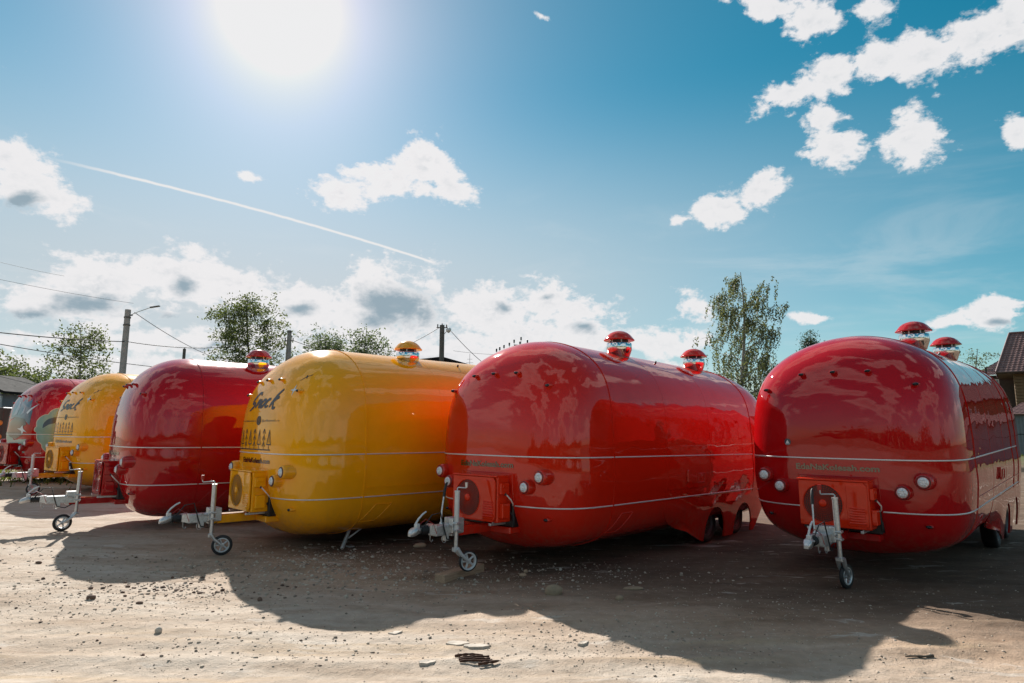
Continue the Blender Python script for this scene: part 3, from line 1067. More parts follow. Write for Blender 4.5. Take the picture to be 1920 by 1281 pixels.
def drawbar(root, c, big_box):
    """towing beam, overrun housing, bellows and coupling head"""
    zc = .53
    db = part('drawbar', (c,), lambda: MB().box((0, -.13, zc - .035), (.135, .74, .105), None, .008, 1).box((0, .35, zc - .05), (.8, .55, .08), None, .01, 1), c, root)
    part('overrun_housing', (big_box,), lambda: (MB().box((0, -.60, zc + (.0 if big_box else -.005)), (.145, .42, .115), None, .010, 2)
         .box((0, -.44, zc - .06), (.10, .22, .05), None, .006, 1).box((0, -.47, zc + .035), (.20, .14, .17), None, .006, 1)), 'zinc', db)
    def taper():
        mb = MB()
        rings = []
        for y, w, h, dz in ((-.80, .072, .060, .012), (-.86, .060, .050, .016), (-.885, .054, .044, .016)):
            rings.append([(sx * w, y, zc + dz + sz * h) for sx, sz in ((-1, -1), (1, -1), (1, 1), (-1, 1))])
        mb.ring_stack(rings, False)
        return mb
    part('housing_nose', (), taper, 'zinc', db)
    def bellows():
        prof = []
        for k in range(13):
            prof.append((.040 if k % 2 else .052, .13 * k / 12))
        return MB().lathe(prof, 20, Matrix.Translation((0, -.87, zc + .016)) @ Matrix.Rotation(math.pi / 2, 4, 'X'))
    part('bellows', (), bellows, 'rubber', db)
    def head():
        mb = MB()
        rings = []
        for y, w, z0, z1 in ((-.985, .030, -.024, .032), (-1.03, .034, -.030, .044), (-1.08, .038, -.048, .034), (-1.12, .035, -.052, .012), (-1.137, .022, -.050, -.018)):
            rings.append([(sx * w, y, zc + .014 + (z0 if sz < 0 else z1)) for sx, sz in ((-1, -1), (1, -1), (1, .5), (.6, 1), (-.6, 1), (-1, .5))])
        mb.ring_stack(rings, True)
        mb.cyl((-.055, -1.03, zc + .03), (.055, -1.03, zc + .03), .010, None, 8)
        return mb
    part('coupling_head', (), head, 'zinc', db)
    def handle():
        mb = MB()
        pts = [(0, -1.035, zc + .055), (0, -1.045, zc + .10), (0, -1.01, zc + .145), (0, -.955, zc + .19), (0, -.905, zc + .215)]
        mb.tube(pts, [.011, .013, .012, .011, .010], 8)
        mb.box((0, -1.03, zc + .07), (.05, .055, .05), None, .008, 1)
        return mb
    part('coupling_handle', (), handle, 'silver_paint', db)
    part('electric_cable', (), lambda: MB().tube([(.02, -.95, zc + .05), (.05, -.86, zc + .18), (.07, -.75, zc + .20), (.085, -.70, zc + .02), (.09, -.66, zc - .10), (.07, -.55, zc - .13), (.06, -.42, zc - .06)], .0075, 6), 'rubber', db)
    part('breakaway_wire', (), lambda: MB().tube([(-.01, -1.0, zc + .07), (.03, -.93, zc + .14), (.06, -.84, zc + .08), (.075, -.80, zc - .03)], .004, 6), 'knob_red', db)
    part('safety_ring', (), lambda: MB().tube([(.045, -.66 + .035 * math.cos(k * math.pi / 8), zc - .10 + .045 * math.sin(k * math.pi / 8)) for k in range(17)], .005, 6, False), 'zinc', db)
    part('chain_hook', (), lambda: MB().tube([(.03, -.86, zc - .02), (.03, -.86, zc - .10), (.03, -.84, zc - .12), (.03, -.82, zc - .10)], .006, 6), 'zinc', db)
    part('lug', (), lambda: MB().box((.05, -.64, zc - .085), (.05, .06, .08), None, .006, 1), 'zinc', db)
    def lever():
        mb = MB()
        mb.tube([(-.085, -.60, zc + .06), (-.095, -.585, zc + .20), (-.105, -.55, zc + .36)], .011, 8)
        mb.cyl((-.10, -.60, zc + .05), (-.03, -.60, zc + .05), .016, None, 10)
        return mb
    if big_box:
        return db
    part('brake_lever', (), lever, 'zinc', db)
    part('lever_grip', (), lambda: MB().tube([(-.105, -.55, zc + .355), (-.109, -.535, zc + .43), (-.113, -.512, zc + .50), (-.112, -.495, zc + .52)], [.016, .018, .016, .010], 8), 'rubber', db)
    return db


def jockey(root, y, lean, swivel, crank, knob, drop, wheel):
    """jockey wheel: clamp, tube, crank handle, fork, small wheel; drop = ground height in trailer space"""
    x = .13
    jw = empty('jockey_wheel')
    jw.parent = root
    top, mid = Vector((x - lean * .3, y, .965)), Vector((x + lean * .1, y, .30))
    d = (mid - top).normalized()
    part('outer_tube', (y, lean), lambda: MB().cyl(top, top.lerp(mid, .70), .030, None, 18).cyl(top.lerp(mid, -.01), top.lerp(mid, .02), .034, None, 18)
         .cyl(top.lerp(mid, .62), top.lerp(mid, .65), .037, None, 18), 'silver_paint' if wheel == 'grey' else 'zinc', jw)
    part('inner_tube', (y, lean), lambda: MB().cyl(top.lerp(mid, .70), mid, .024, None, 16), 'zinc', jw)
    part('clamp', (y,), lambda: MB().box((x - .055, y, .57), (.07, .09, .17), None, .008, 1).box((x, y, .60), (.09, .085, .025), None, .006, 1)
         .box((x, y, .52), (.09, .085, .025), None, .006, 1).tube([(x - .02, y - .05, .56), (x + .01, y - .09, .57), (x + .02, y - .15, .60)], .007, 6), 'zinc', jw)
    cv = Vector(crank)
    def crank_mesh():
        e = top + Vector((cv.x, cv.y, .035))
        mb = MB().tube([top, top + Vector((0, 0, .03)), top + Vector((cv.x * .08, cv.y * .08, .042)), e, e + Vector((cv.x * .05, cv.y * .05, .012)), e + Vector((cv.x * .06, cv.y * .06, cv.z))], .008, 8)
        return mb
    part('crank_handle', (y, lean, crank), crank_mesh, 'zinc', jw)
    e = top + Vector((cv.x * 1.06, cv.y * 1.06, .035 + cv.z))
    part('crank_knob', (y, lean, crank), lambda: MB().cyl(e - Vector((0, 0, .03)), e + Vector((0, 0, .03)), .016, .020, 12), knob, jw)
    # fork swings out to the wheel axle
    r = .118 if wheel == 'grey' else .132
    sx, sy = swivel
    ax = Vector((mid.x + sx, y + sy, drop + r))
    sw = Vector((sx, sy, 0)).normalized() if (sx or sy) else Vector((0, 1, 0))
    side = Vector((-sw.y, sw.x, 0))
    def fork():
        mb = MB()
        for s in (1, -1):
            o = side * (.034 * s)
            a, b = mid + o + Vector((0, 0, .02)), ax + o
            k1 = a.lerp(b, .45) - sw * .02
            mb.tube([a, k1, b], [.026, .022, .014], 8)
        mb.box(mid + Vector((0, 0, .005)), (.075, .075, .05), Matrix.Rotation(math.atan2(sw.y, sw.x), 3, 'Z'), .008, 1)
        mb.cyl(ax - side * .045, ax + side * .045, .010, None, 8)
        return mb
    part('fork', (y, lean, swivel, round(drop, 3)), fork, 'silver_paint' if wheel == 'grey' else 'zinc', jw)
    q = side.to_track_quat('Z', 'Y').to_matrix().to_4x4()
    mt = Matrix.Translation(ax) @ q
    wd = .021
    part('tyre', (y, lean, swivel, round(drop, 3), wheel), lambda: MB().lathe([(r * .70, -wd * .8), (r * .90, -wd), (r * .985, -wd * .6), (r, 0), (r * .985, wd * .6), (r * .90, wd), (r * .70, wd * .8)] if wheel != 'grey'
         else [(r * .86, -wd), (r * .97, -wd), (r, -wd * .5), (r, wd * .5), (r * .97, wd), (r * .86, wd)], 32, mt), 'rubber', jw)
    def rim():
        mb = MB()
        ro = r * (.72 if wheel != 'grey' else .88)
        mb.lathe([(ro, -wd * .85), (ro * .98, -wd * .95), (ro * .84, -wd * .9), (ro * .80, -wd * .2), (ro * .80, wd * .2), (ro * .84, wd * .9), (ro * .98, wd * .95), (ro, wd * .85)], 32, mt)
        mb.lathe([(.028, -wd), (.028, wd), (.012, wd * 1.1)], 16, mt)
        mb.lathe([(.028, -wd), (.012, -wd * 1.1)], 16, mt)
        for k in range(5):
            a = 2 * math.pi * k / 5
            mb.tube([mt @ Vector((.02 * math.cos(a), .02 * math.sin(a), 0)), mt @ Vector((ro * .84 * math.cos(a), ro * .84 * math.sin(a), 0))], .013, 8)
        return mb
    part('rim', (y, lean, swivel, round(drop, 3), wheel), rim, 'silver_paint' if wheel == 'grey' else 'zinc', jw)
    return jw


def roof_vent(root, c, x, y, zr):
    """mushroom vent: painted cap, chrome drum and neck; zr = height of the cap rim"""
    v = empty('roof_vent')
    v.parent = root
    v.location = (x, y, zr)
    part('vent_cap', (c,), lambda: MB().lathe([(.10, -.006), (.215, -.012), (.232, -.010), (.234, -.002), (.222, .012), (.205, .034), (.175, .072), (.135, .105), (.085, .127), (.04, .137), (.001, .140)], 48), c + '_cap', v)
    part('throat', (), lambda: MB().cyl((0, 0, -.056), (0, 0, -.004), .135, None, 32), 'black', v)
    for k in range(6):
        a = k * math.pi / 3 + .3
        part('spacer', (k,), lambda a=a: MB().box((.139 * math.cos(a), .139 * math.sin(a), -.028), (.008, .018, .054), Matrix.Rotation(a, 3, 'Z')), 'zinc', v)
    part('chrome_drum', (), lambda: MB().lathe([(.13, -.050), (.183, -.052), (.190, -.060), (.190, -.158), (.187, -.162), (.150, -.270), (.134, -.285)], 56), 'chrome', v)
    part('neck', (), lambda: MB().lathe([(.134, -.285), (.131, -.292), (.131, -.52)], 40), 'chrome', v)
    return v


def fairing(s):
    """wheel skirt that carries the flank down past the belly, with two arches"""
    def bottom(y):
        if y < 2.62:
            z = .58 - .14 * (y - 2.42) / .20
        elif y < 3.60:
            z = .44 - .37 * (y - 2.62) / .98
        elif y < 5.60:
            z = .07
        else:
            z = .07 + .46 * ((y - 5.60) / .42) ** .8
        for cy in (4.02, 5.08):
            d = abs(y - cy)
            if d < .36:
                z = max(z, .13 + .43 * math.sqrt(1 - (d / .36) ** 2))
        return z
    ys = sorted(set([round(v, 4) for v in np.linspace(2.42, 6.02, 40)] + [round(cy + .36 * math.cos(math.pi * k / 20), 4) for cy in (4.02, 5.08) for k in range(21)]
                    + [cy + e * .3605 for cy in (4.02, 5.08) for e in (-1, 1)]))
    NZ = 9
    cols, inn = [], []
    xt = main_x(.75)
    for y in ys:
        zb = bottom(y)
        k = min(1.0, max(0.0, (y - 2.42) / 1.0)); k = k * k * (3 - 2 * k)
        f = 1.0
        if y > SEAM2:
            f = (1 - ((y - SEAM2) / (TAIL_Y - SEAM2)) ** Q) ** (1 / 3.44)
        c, d = [], []
        for i in range(NZ):
            z = .75 + (zb - .75) * i / (NZ - 1)
            xs = xt - .13 * (.75 - z) ** 1.5
            xb = main_x(z) if z > .3 else xs
            x = (xb + (xs - xb) * k) * f + .003
            c.append((s * x, y, z)); d.append((s * (x - .025), y, z))
        cols.append(c); inn.append(d)
    mb = MB()
    mb.ring_stack(cols, True, closed=False)
    mb.ring_stack(inn, True, closed=False)
    mb.ring_stack([[c[-1], d[-1]] for c, d in zip(cols, inn)], False, closed=False)
    for q in (0, -1):
        mb.ring_stack([[c, d] for c, d in zip(cols[q], inn[q])], False, closed=False)
    return mb


def road_wheel(root, s, y, drop):
    r = .30
    w = empty('road_wheel')
    w.parent = root
    w.location = (s * .955, y, drop + r)
    mt = Matrix.Rotation(s * math.pi / 2, 4, 'Y')
    part('tyre', ('road', s), lambda: MB().lathe([(r * .66, .06), (r * .72, .075), (r * .9, .08), (r * .98, .06), (r, .03), (r, -.09), (r * .9, -.12), (r * .66, -.11)], 40, mt), 'rubber', w)
    def rim():
        mb = MB().lathe([(r * .67, .065), (r * .64, .07), (r * .60, .055), (r * .58, .02), (r * .50, .035), (r * .40, .05), (r * .25, .045), (.055, .04), (.05, .065), (.001, .07)], 40, mt)
        for k in range(5):
            a = 2 * math.pi * k / 5
            mb.cyl(mt @ Vector((.085 * math.cos(a), .085 * math.sin(a), .04)), mt @ Vector((.085 * math.cos(a), .085 * math.sin(a), .06)), .011, None, 6)
        return mb
    part('rim', ('road', s), rim, 'dark_steel', w)


def hatch_frame(pts, on):
    """thin raised outline of an access hatch on the right flank; pts (y, z)"""
    mb = MB()
    n = len(pts)
    for i in range(n):
        a, b = Vector(pts[i]), Vector(pts[(i + 1) % n])
        mb.tube([(main_x(a.lerp(b, k / 6)[1]) + .002, a.lerp(b, k / 6)[0], a.lerp(b, k / 6)[1]) for k in range(7)], .006, 6)
    return mb


def steady_leg(x, y, drop):
    mb = MB()
    mb.box((x, y - .02, .16), (.05, .035, .40), Matrix.Rotation(-.38, 3, 'X'), .004, 1)
    mb.box((x, y + .055, drop + .02), (.10, .09, .02), None, .004, 1)
    mb.tube([(x, y + .02, .16), (x + .02, y + .25, .30)], .014, 6)
    return mb


TR = {  # x, y, z, yaw, pitch
    1: (-13.4445, 17.0646, .1356, .6064, -.0024), 2: (-10.587, 14.9377, .0959, .6114, .0023),
    3: (-6.7855, 10.7449, -.0092, .8552, -.0104), 4: (-3.6936, 9.0762, -.0545, .8066, -.0044),
    5: (-.3685, 8.0301, -.0383, .7456, -.0157), 6: (3.8752, 7.6421, -.0500, .7606, .0170)}


def trailer(i, c, label, vents, jk, legs=False, letters=True):
    x, y, z, yaw, pitch = TR[i]
    root = empty('food_trailer', (x, y, z), (pitch, 0, -yaw))
    tag(root, label, 'trailer', ROWGROUP)
    mat4 = Matrix.Translation((x, y, z)) @ Matrix.Rotation(-yaw, 4, 'Z') @ Matrix.Rotation(pitch, 4, 'X')
    inv = mat4.inverted()

    def drop(lx, ly):
        w = mat4 @ Vector((lx, ly, 0))
        return (inv @ Vector((w.x, w.y, surf(w.x, w.y)))).z
    part('side_shell', (c,), side_shell, c, root)
    part('front_cap', (c,), lambda: cap_mesh(True), c + '_cap', root)
    part('rear_cap', (c,), lambda: cap_mesh(False), c + '_cap', root)
    for k, ys in enumerate((CAP_Y, SEAM2)):
        part('seam_band', (c, k), lambda ys=ys: seam_band(ys), c + '_cap', root)
    for k, ys in enumerate((2.45, 3.80)):
        part('panel_joint', (c, k), lambda ys=ys: seam_band(ys, .007, .0016), c, root)
    if i == 6:
        part('seam_band', (c, 3), lambda: seam_band(4.80), c + '_cap', root)
    part('belt_trim', ('upper',), lambda: belt_strip(1.368), 'trim', root)
    part('belt_trim', ('lower',), lambda: belt_strip(.776, .44), 'trim', root)
    part('side_groove', (c,), lambda: side_strip(.905, CAP_Y + .02, SEAM2 - .02, .014, .006), c, root)
    # headlights
    for s in (-1, 1):
        for (hx, hz, big) in ((.877, 1.139, True), (.673, 1.014, False)):
            yy = min(front_y(hx, hz), .20) - (.115 if big else .09)
            p = part('headlight', (c, big), lambda big=big: headlight_pod(big), c + '_cap', root, (s * hx, yy, hz))
            part('lens', (), headlight_lens, 'lens', p, (0, -.004, 0))
            part('inner_ring', (c,), lambda: headlight_ring(.057, .064, .012), 'lens_ring' if c == 'yellow' else c + '_cap', p)
            part('outer_ring', (), lambda: headlight_ring(.064, .072, .006), 'black', p)
    # marker lights
    for mx, mz in ((0, 2.415), (.381, 2.407), (-.381, 2.407), (.853, 2.229), (-.853, 2.229), (.867, .642), (-.867, .642)):
        p = part('marker_light', (c,), marker_body, c + '_cap', root, (mx, front_y(mx, mz) - .012, mz))
        part('marker_lens', (), marker_lens, 'dark_glass', p)
    if letters:
        part('lettering', ('site',), lambda: text_mesh('EdaNaKolesah.com', -.475, .455, 1.232, .068, .006, .035), 'chrome_letter', root)
    ac_unit(root, c, 'yellow' if c == 'yellow' else ('crimson' if i in (1, 3) else 'red'))
    drawbar(root, c, i < 5)
    jockey(root, jk['y'], jk.get('lean', 0), jk['swivel'], jk['crank'], jk['knob'], jk.get('drop', drop(.13, jk['y'])), jk.get('wheel', 'black'))
    for (vx, vy, vz) in vents:
        roof_vent(root, c, vx, vy, vz)
    for s in (-1, 1):
        part('wheel_fairing', (c, s), lambda s=s: fairing(s), c, root)
        for wy in (4.02, 5.08):
            road_wheel(root, s, wy, drop(s, wy))
    part('wheel_well', (), lambda: MB().box((0, 4.55, .56), (1.76, 2.05, .34), None, .02, 1), 'black', root)
    part('chassis', (), lambda: MB().box((0, 3.4, .27), (1.1, 4.4, .10), None, .01, 1), 'black', root)
    part('access_hatch', (c, 1), lambda: hatch_frame([(3.34, 1.10), (3.56, 1.10), (3.56, .97), (3.34, .97)], 1), c, root)
    part('access_hatch', (c, 2), lambda: hatch_frame([(1.32, .66), (1.58, .66), (1.38, .42), (1.13, .42)], 1), c, root)
    part('door_handle', (c,), lambda: MB().box((main_x(1.07) + .012, 3.0, 1.07), (.03, .05, .17), None, .008, 1), c, root)
    part('roof_cleat', (), lambda: MB().cyl((.62, 3.2, roof_z(.62) - .01), (.64, 3.2, roof_z(.62) + .03), .02, .012, 8), 'black', root)
    if legs:
        for s in (-1, 1):
            part('steady_leg', (i, s), lambda s=s: steady_leg(s * .72, 1.15, drop(s * .72, 1.2)), 'zinc', root)
    return root


def snack_print(root):
    # brush script word; strokes given in photo units of the nose, mapped to skin coordinates
    def mp(u, v):
        px, py = 460 + u * .1171, 710 + v * .1171
        return (-.43 + .0188 * (px - 476), 1.98 - (py - 770) * .0075)
    def strokes(lst, w):
        mb = MB()
        for st in lst:
            p = [mp(*q) for q in st]
            # smooth the brush line
            for _ in range(2):
                q = [p[0]]
                for a, b in zip(p, p[1:]):
                    q += [(a[0] * .75 + b[0] * .25, a[1] * .75 + b[1] * .25), (a[0] * .25 + b[0] * .75, a[1] * .25 + b[1] * .75)]
                p = q + [p[-1]]
            decal_ribbon(mb, p, lambda t: w * (.62 + .55 * math.sin(math.pi * min(1, t * 1.05)) ** .6))
        return mb
    word = [[(284, 272), (291, 240), (272, 222), (240, 240), (200, 310), (172, 375), (180, 402), (212, 392), (218, 420), (200, 460), (168, 495), (138, 520)],
            [(282, 330), (258, 400), (230, 472)], [(236, 455), (268, 395), (300, 352), (316, 352), (306, 395), (284, 448), (292, 470), (318, 455)],
            [(388, 348), (362, 342), (332, 385), (314, 435), (322, 466), (348, 455), (374, 405), (390, 360), (386, 344)],
            [(452, 356), (442, 336), (418, 352), (392, 410), (384, 452), (400, 468), (432, 448)],
            [(574, 190), (530, 275), (482, 390), (450, 474)], [(556, 318), (530, 330), (490, 392)], [(490, 392), (498, 430), (496, 480), (508, 498), (532, 478)]]
    part('script_word', (), lambda: strokes(word, .040), 'print_black', root)

    def small():
        a = text_mesh('www.coffeesnock.ru', -.69, -.11, 1.812, .03, .004, .0)
        b = text_mesh('@coffeesnock.ru', .10, .61, 1.812, .03, .004, .0)
        a.add(b.v, b.f)
        return a
    part('web_address', (), small, 'print_black', root)

    def badge():
        mb = MB()
        c = (-.005, 1.828)
        for r, w in ((.066, .02), (.034, .012), (.014, .012)):
            decal_ribbon(mb, [(c[0] + r * math.cos(k * math.pi / 12), c[1] + r * .85 * math.sin(k * math.pi / 12)) for k in range(25)], w)
        decal_ribbon(mb, [(c[0] - .043, c[1] - .036), (c[0] - .043, c[1] + .036), (c[0] + .043, c[1] + .036), (c[0] + .043, c[1] - .036), (c[0] - .043, c[1] - .036)], .011)
        return mb
    part('round_badge', (), badge, 'print_black', root)

    def forest():
        mb = MB()
        x0, x1, zb = -.81, .44, 1.418
        decal_ribbon(mb, [(x0, zb), (x1, zb)], .016)
        for k in range(8):
            cx = x0 + .07 + k * (x1 - x0 - .12) / 7
            if k % 2 == 0:
                decal_ribbon(mb, [(cx, zb), (cx, zb + .29)], .011)
                for h in (.29, .20, .11):
                    for s in (-1, 1):
                        decal_ribbon(mb, [(cx + s * .045, zb + h - .065), (cx, zb + h)], .012)
            else:
                decal_ribbon(mb, [(cx, zb), (cx, zb + .075)], .011)
                decal_ribbon(mb, [(cx - .062, zb + .075), (cx + .062, zb + .075)], .016)
                for s in (-1, 1):
                    decal_ribbon(mb, [(cx + s * .058, zb + .08), (cx + .006, zb + .28)], .011)
                    decal_ribbon(mb, [(cx + s * .022, zb + .10), (cx + .006, zb + .25)], .007)
        return mb
    part('line_forest', (), forest, 'print_black', root)

    def star():
        mb = MB()
        c = (.74, 2.245)
        p = []
        for k in range(8):
            r = .085 if k % 2 == 0 else .022
            a = k * math.pi / 4 + math.pi / 2
            p.append((c[0] + r * math.cos(a) * (.75 if k % 4 else .85), c[1] + r * math.sin(a)))
        decal_fill(mb, p, .004, step=.03)
        return mb
    part('white_star', (), star, 'print_white', root)

    def twinkle():
        mb = MB()
        c = (.80, 2.43)
        for dx, dz in ((.05, .035), (-.05, -.05), (.02, -.02), (-.01, .03)):
            decal_ribbon(mb, [c, (c[0] + dx, c[1] + dz)], .011)
        return mb
    part('small_twinkle', (), twinkle, 'print_black', root)


def mural_print(root):
    """pale scalloped cloud with a dark sweep on the flank, loose dark and pale shapes on the nose"""
    def chaikin(p, n=2):
        for _ in range(n):
            q = []
            for a, b in zip(p, p[1:] + p[:1]):
                q += [(a[0] * .8 + b[0] * .2, a[1] * .8 + b[1] * .2), (a[0] * .2 + b[0] * .8, a[1] * .2 + b[1] * .8)]
            p = q
        return p
    edge = [(.64, 2.06), (.54, 2.04), (.46, 1.97), (.42, 1.885), (.36, 1.885), (.28, 1.82), (.235, 1.73), (.225, 1.65), (.24, 1.58), (.205, 1.535), (.20, 1.48), (.215, 1.44),
            (.26, 1.41), (.245, 1.34), (.25, 1.26), (.28, 1.18), (.34, 1.12), (.36, 1.02), (.43, .93), (.50, .90), (.55, .80), (.70, .73), (.86, .74), (1.02, .80), (1.25, .83), (1.42, 1.0),
            (1.50, 1.25), (1.46, 1.5), (1.52, 1.75), (1.36, 1.98), (1.12, 2.06), (.92, 2.13), (.76, 2.12)]
    cx_, cz_ = .85, 1.45
    def grow(p, d):
        return [(y + d * (y - cx_) / math.hypot(y - cx_, z - cz_), z + d * (z - cz_) / math.hypot(y - cx_, z - cz_)) for y, z in p]
    def fill(mat, name, poly, off, on='side', step=.05):
        mb = MB()
        decal_fill(mb, poly, off, on, step)
        mb.build(name, mat, root)
    fill('print_cream', 'cloud_border', chaikin(grow(edge, .014)), .003)
    fill('print_mint', 'cloud_print', chaikin(edge), .005)
    fill('print_navy', 'dark_sweep', chaikin([(.32, 1.52), (.335, 1.66), (.41, 1.77), (.57, 1.83), (.85, 1.87), (1.15, 1.85), (1.15, 1.68), (.85, 1.70), (.60, 1.675), (.44, 1.63), (.37, 1.57)], 1), .007)
    fill('print_slate', 'mural_wash', [(-.41, 1.76), (-.29, 2.11), (-.33, 2.36), (-.12, 2.20), (-.02, 2.38), (.14, 2.22), (.34, 2.38), (.44, 2.22), (.60, 2.30), (.70, 2.06), (.79, 1.98), (.74, 1.80), (.79, 1.61), (.60, 1.72), (.30, 1.78), (0, 1.84)], .003, 'front')
    fill('print_plum', 'mural_shape', [(-.55, 1.40), (-.40, 1.70), (0, 1.84), (.55, 1.78), (.68, 1.63), (.40, 1.52), (.30, 1.43), (.55, 1.35), (.15, 1.24), (-.27, 1.30)], .005, 'front')
    fill('print_white', 'mural_ray', [(.90, 2.17), (.64, 1.90), (.58, 1.94), (.70, 2.05)], .007, 'front')
    fill('print_white', 'mural_ray', [(.21, 1.52), (.40, 1.53), (.50, 1.61), (.58, 1.50), (.74, 1.42), (.60, 1.45), (.53, 1.37), (.46, 1.46)], .007, 'front')
    fill('print_pale', 'mural_ray', [(-.20, 1.86), (.02, 2.30), (.10, 2.06), (.02, 1.90)], .007, 'front')
    fill('print_pale', 'mural_ray', [(.28, 1.86), (.44, 2.12), (.46, 1.94)], .007, 'front')
    fill('print_slate', 'mural_shape', [(-.95, 1.36), (-.80, 1.90), (-.62, 2.05), (-.60, 1.60), (-.72, 1.36)], .006, 'front')
    fill('print_mint', 'mural_band', [(-.66, 1.42), (-.41, 1.46), (-.20, 1.26), (.06, 1.21), (.48, 1.24), (.75, 1.24), (.69, .88), (.59, .88), (.56, 1.12), (.10, 1.10), (-.45, 1.08)], .004, 'front')


def red_badge(root):
    """small round maker's sticker"""
    mb = MB()
    c = (-.565, 1.56)
    decal_fill(mb, [(c[0] + .042 * math.cos(k * math.pi / 12), c[1] + .042 * math.sin(k * math.pi / 12)) for k in range(24)], .004, step=.04)
    o = mb.build('round_sticker', 'print_navy', root)
    mb = MB()
    decal_fill(mb, [(c[0] - .026, c[1] - .018), (c[0] + .026, c[1] - .018), (c[0], c[1] + .026)], .006, step=.04)
    decal_fill(mb, [(c[0] - .03, c[1] - .030), (c[0] + .03, c[1] - .030), (c[0] + .03, c[1] - .023), (c[0] - .03, c[1] - .023)], .006, step=.04)
    mb.build('sticker_mark', 'print_white', o)


t6 = trailer(6, 'red', 'red trailer at the right end, small round sticker on its nose',
             [(.47, 2.40, 3.10), (.47, 4.83, 3.10)], dict(y=-.50, swivel=(.02, .10), crank=(-.135, -.03, .075), knob='knob_red', lean=.03))
red_badge(t6)
t5 = trailer(5, 'hot', 'red trailer whose jockey wheel rests on a wooden block',
             [(.47, 2.40, 3.09), (.47, 4.83, 3.09)], dict(y=-.55, swivel=(.04, .16), crank=(.05, .09, .035), knob='zinc', drop=.045, wheel='grey'))
t4 = trailer(4, 'yellow', 'larger, nearer yellow trailer with black brush script on its nose',
             [(.47, 2.27, 3.03), (.47, 4.7, 3.03)], dict(y=-.53, swivel=(.05, .13), crank=(-.06, -.13, .06), knob='knob_red'), legs=True)
snack_print(t4)
t3 = trailer(3, 'red', 'deep red trailer standing between the two yellow trailers',
             [(.47, 2.19, 3.04), (.47, 4.62, 3.04)], dict(y=-.40, swivel=(.02, -.17), crank=(-.02, -.14, .085), knob='black', lean=-.02))
t2 = trailer(2, 'yellow', 'farther yellow trailer, second from the left end of the row',
             [], dict(y=-.55, swivel=(.02, .05), crank=(.03, .12, .05), knob='knob_red'))
snack_print(t2)
t1 = trailer(1, 'red', 'red trailer with a mint scalloped print on its flank, far left',
             [], dict(y=-.55, swivel=(.02, .05), crank=(.03, .12, .05), knob='knob_red'), letters=False)
mural_print(t1)

# ------------------------------------------------------------------ yard litter
def ground_pt(px, py):
    a, b = (px - 960) / FPX, -(py - 640.5) / FPX
    d = Vector((a, math.cos(PITCH) - b * math.sin(PITCH), math.sin(PITCH) + b * math.cos(PITCH)))
    z = -0.06
    for _ in range(4):
        p = d * ((z - CAM_H) / d.z)
        z = surf(p.x, p.y)
    return Vector((p.x, p.y, z))


ICO_V, ICO_F = None, None


def ico(sub=1):
    bm = bmesh.new()
    bmesh.ops.create_icosphere(bm, subdivisions=sub, radius=1.0)
    bm.verts.index_update()
    v = np.array([tuple(q.co) for q in bm.verts]); f = [[q.index for q in t.verts] for t in bm.faces]
    bm.free()
    return v, np.array(f)


def rock_mesh(name, seed, size, sub=3, rough=.28):
    r = np.random.default_rng(seed)
    v, f = ico(sub)
    off = np.zeros(len(v))
    for k in range(14):
        d = r.normal(size=3); d /= np.linalg.norm(d)
        off += r.uniform(-.5, .5) * np.tanh(3.5 * (v @ d - r.uniform(-.3, .6)))
    v = v * (1 + rough * off[:, None] * .35)
    v = v * np.array(size) / 2
    v[:, 2] = np.maximum(v[:, 2], -size[2] * .32)
    me = bpy.data.meshes.new(name)
    me.from_pydata(v.tolist(), [], f.tolist())
    me.update()
    return me


def rock(name, label, px, py, size, mat, seed, group, rz=0.0, cat='stone', rough=.28):
    p = ground_pt(px, py)
    o = link(name, rock_mesh(name, seed, size, 3, rough), mat, None, (p.x, p.y, p.z + size[2] * .22), (0, 0, rz))
    tag(o, label, cat, group)
    return o


STG = 'loose stones on the dirt yard'
rock('stone', 'angular grey stone lying in the shade in front of the middle red trailer', 1040, 1114, (.17, .12, .13), 'stone', 3, STG, .4, rough=.5)
rock('stone', 'flat reddish brick fragment under the coupling of the middle red trailer', 789, 1026, (.20, .12, .08), 'stone_warm', 4, STG, .3)
rock('stone', 'larger orange pebble of the touching pair in the shade', 981, 1080, (.085, .06, .045), 'stone_warm', 5, STG, .2, 'pebble')
rock('stone', 'smaller rounder orange pebble behind the larger one of the pair', 987, 1074, (.06, .05, .05), 'stone_warm', 6, STG, 1.0, 'pebble')
rock('stone', 'small pale pebble alone in the dark shade right of the orange pair', 1052, 1069, (.05, .04, .045), 'stone_pale', 7, STG, 1.0, 'pebble')
rock('stone', 'wide flat grey stone in the shade between the two red trailers', 1190, 1104, (.22, .10, .035), 'stone', 8, STG, .1)
rock('stone', 'small rounded grey stone just in front of the wide flat one', 1163, 1123, (.085, .07, .06), 'stone', 9, STG, .1)
rock('stone', 'pale upright pebble alone on the sunlit sand at lower left', 298, 1188, (.055, .045, .06), 'stone_pale', 10, STG, .5, 'pebble')
rock('stone', 'dark clod on the sunlit sand below the point of the left shadow', 172, 1125, (.08, .06, .055), 'clod', 11, STG, .5, 'clod')
rock('stone', 'flat dark clod right of the darker lone clod at lower left', 263, 1134, (.07, .045, .03), 'clod', 12, STG, .2, 'clod')
rock('stone', 'reddish clod on the sunlit strip beside the far left jockey wheel shadow', 74, 1059, (.075, .05, .04), 'clod', 13, STG, .2, 'clod')
rock('stone', 'dark clod on the sunlit sand at the shadow edge of the yellow trailer', 488, 1128, (.05, .045, .05), 'clod', 14, STG, .2, 'clod')
FLG = 'pale dried mud flakes on the sunlit sand'
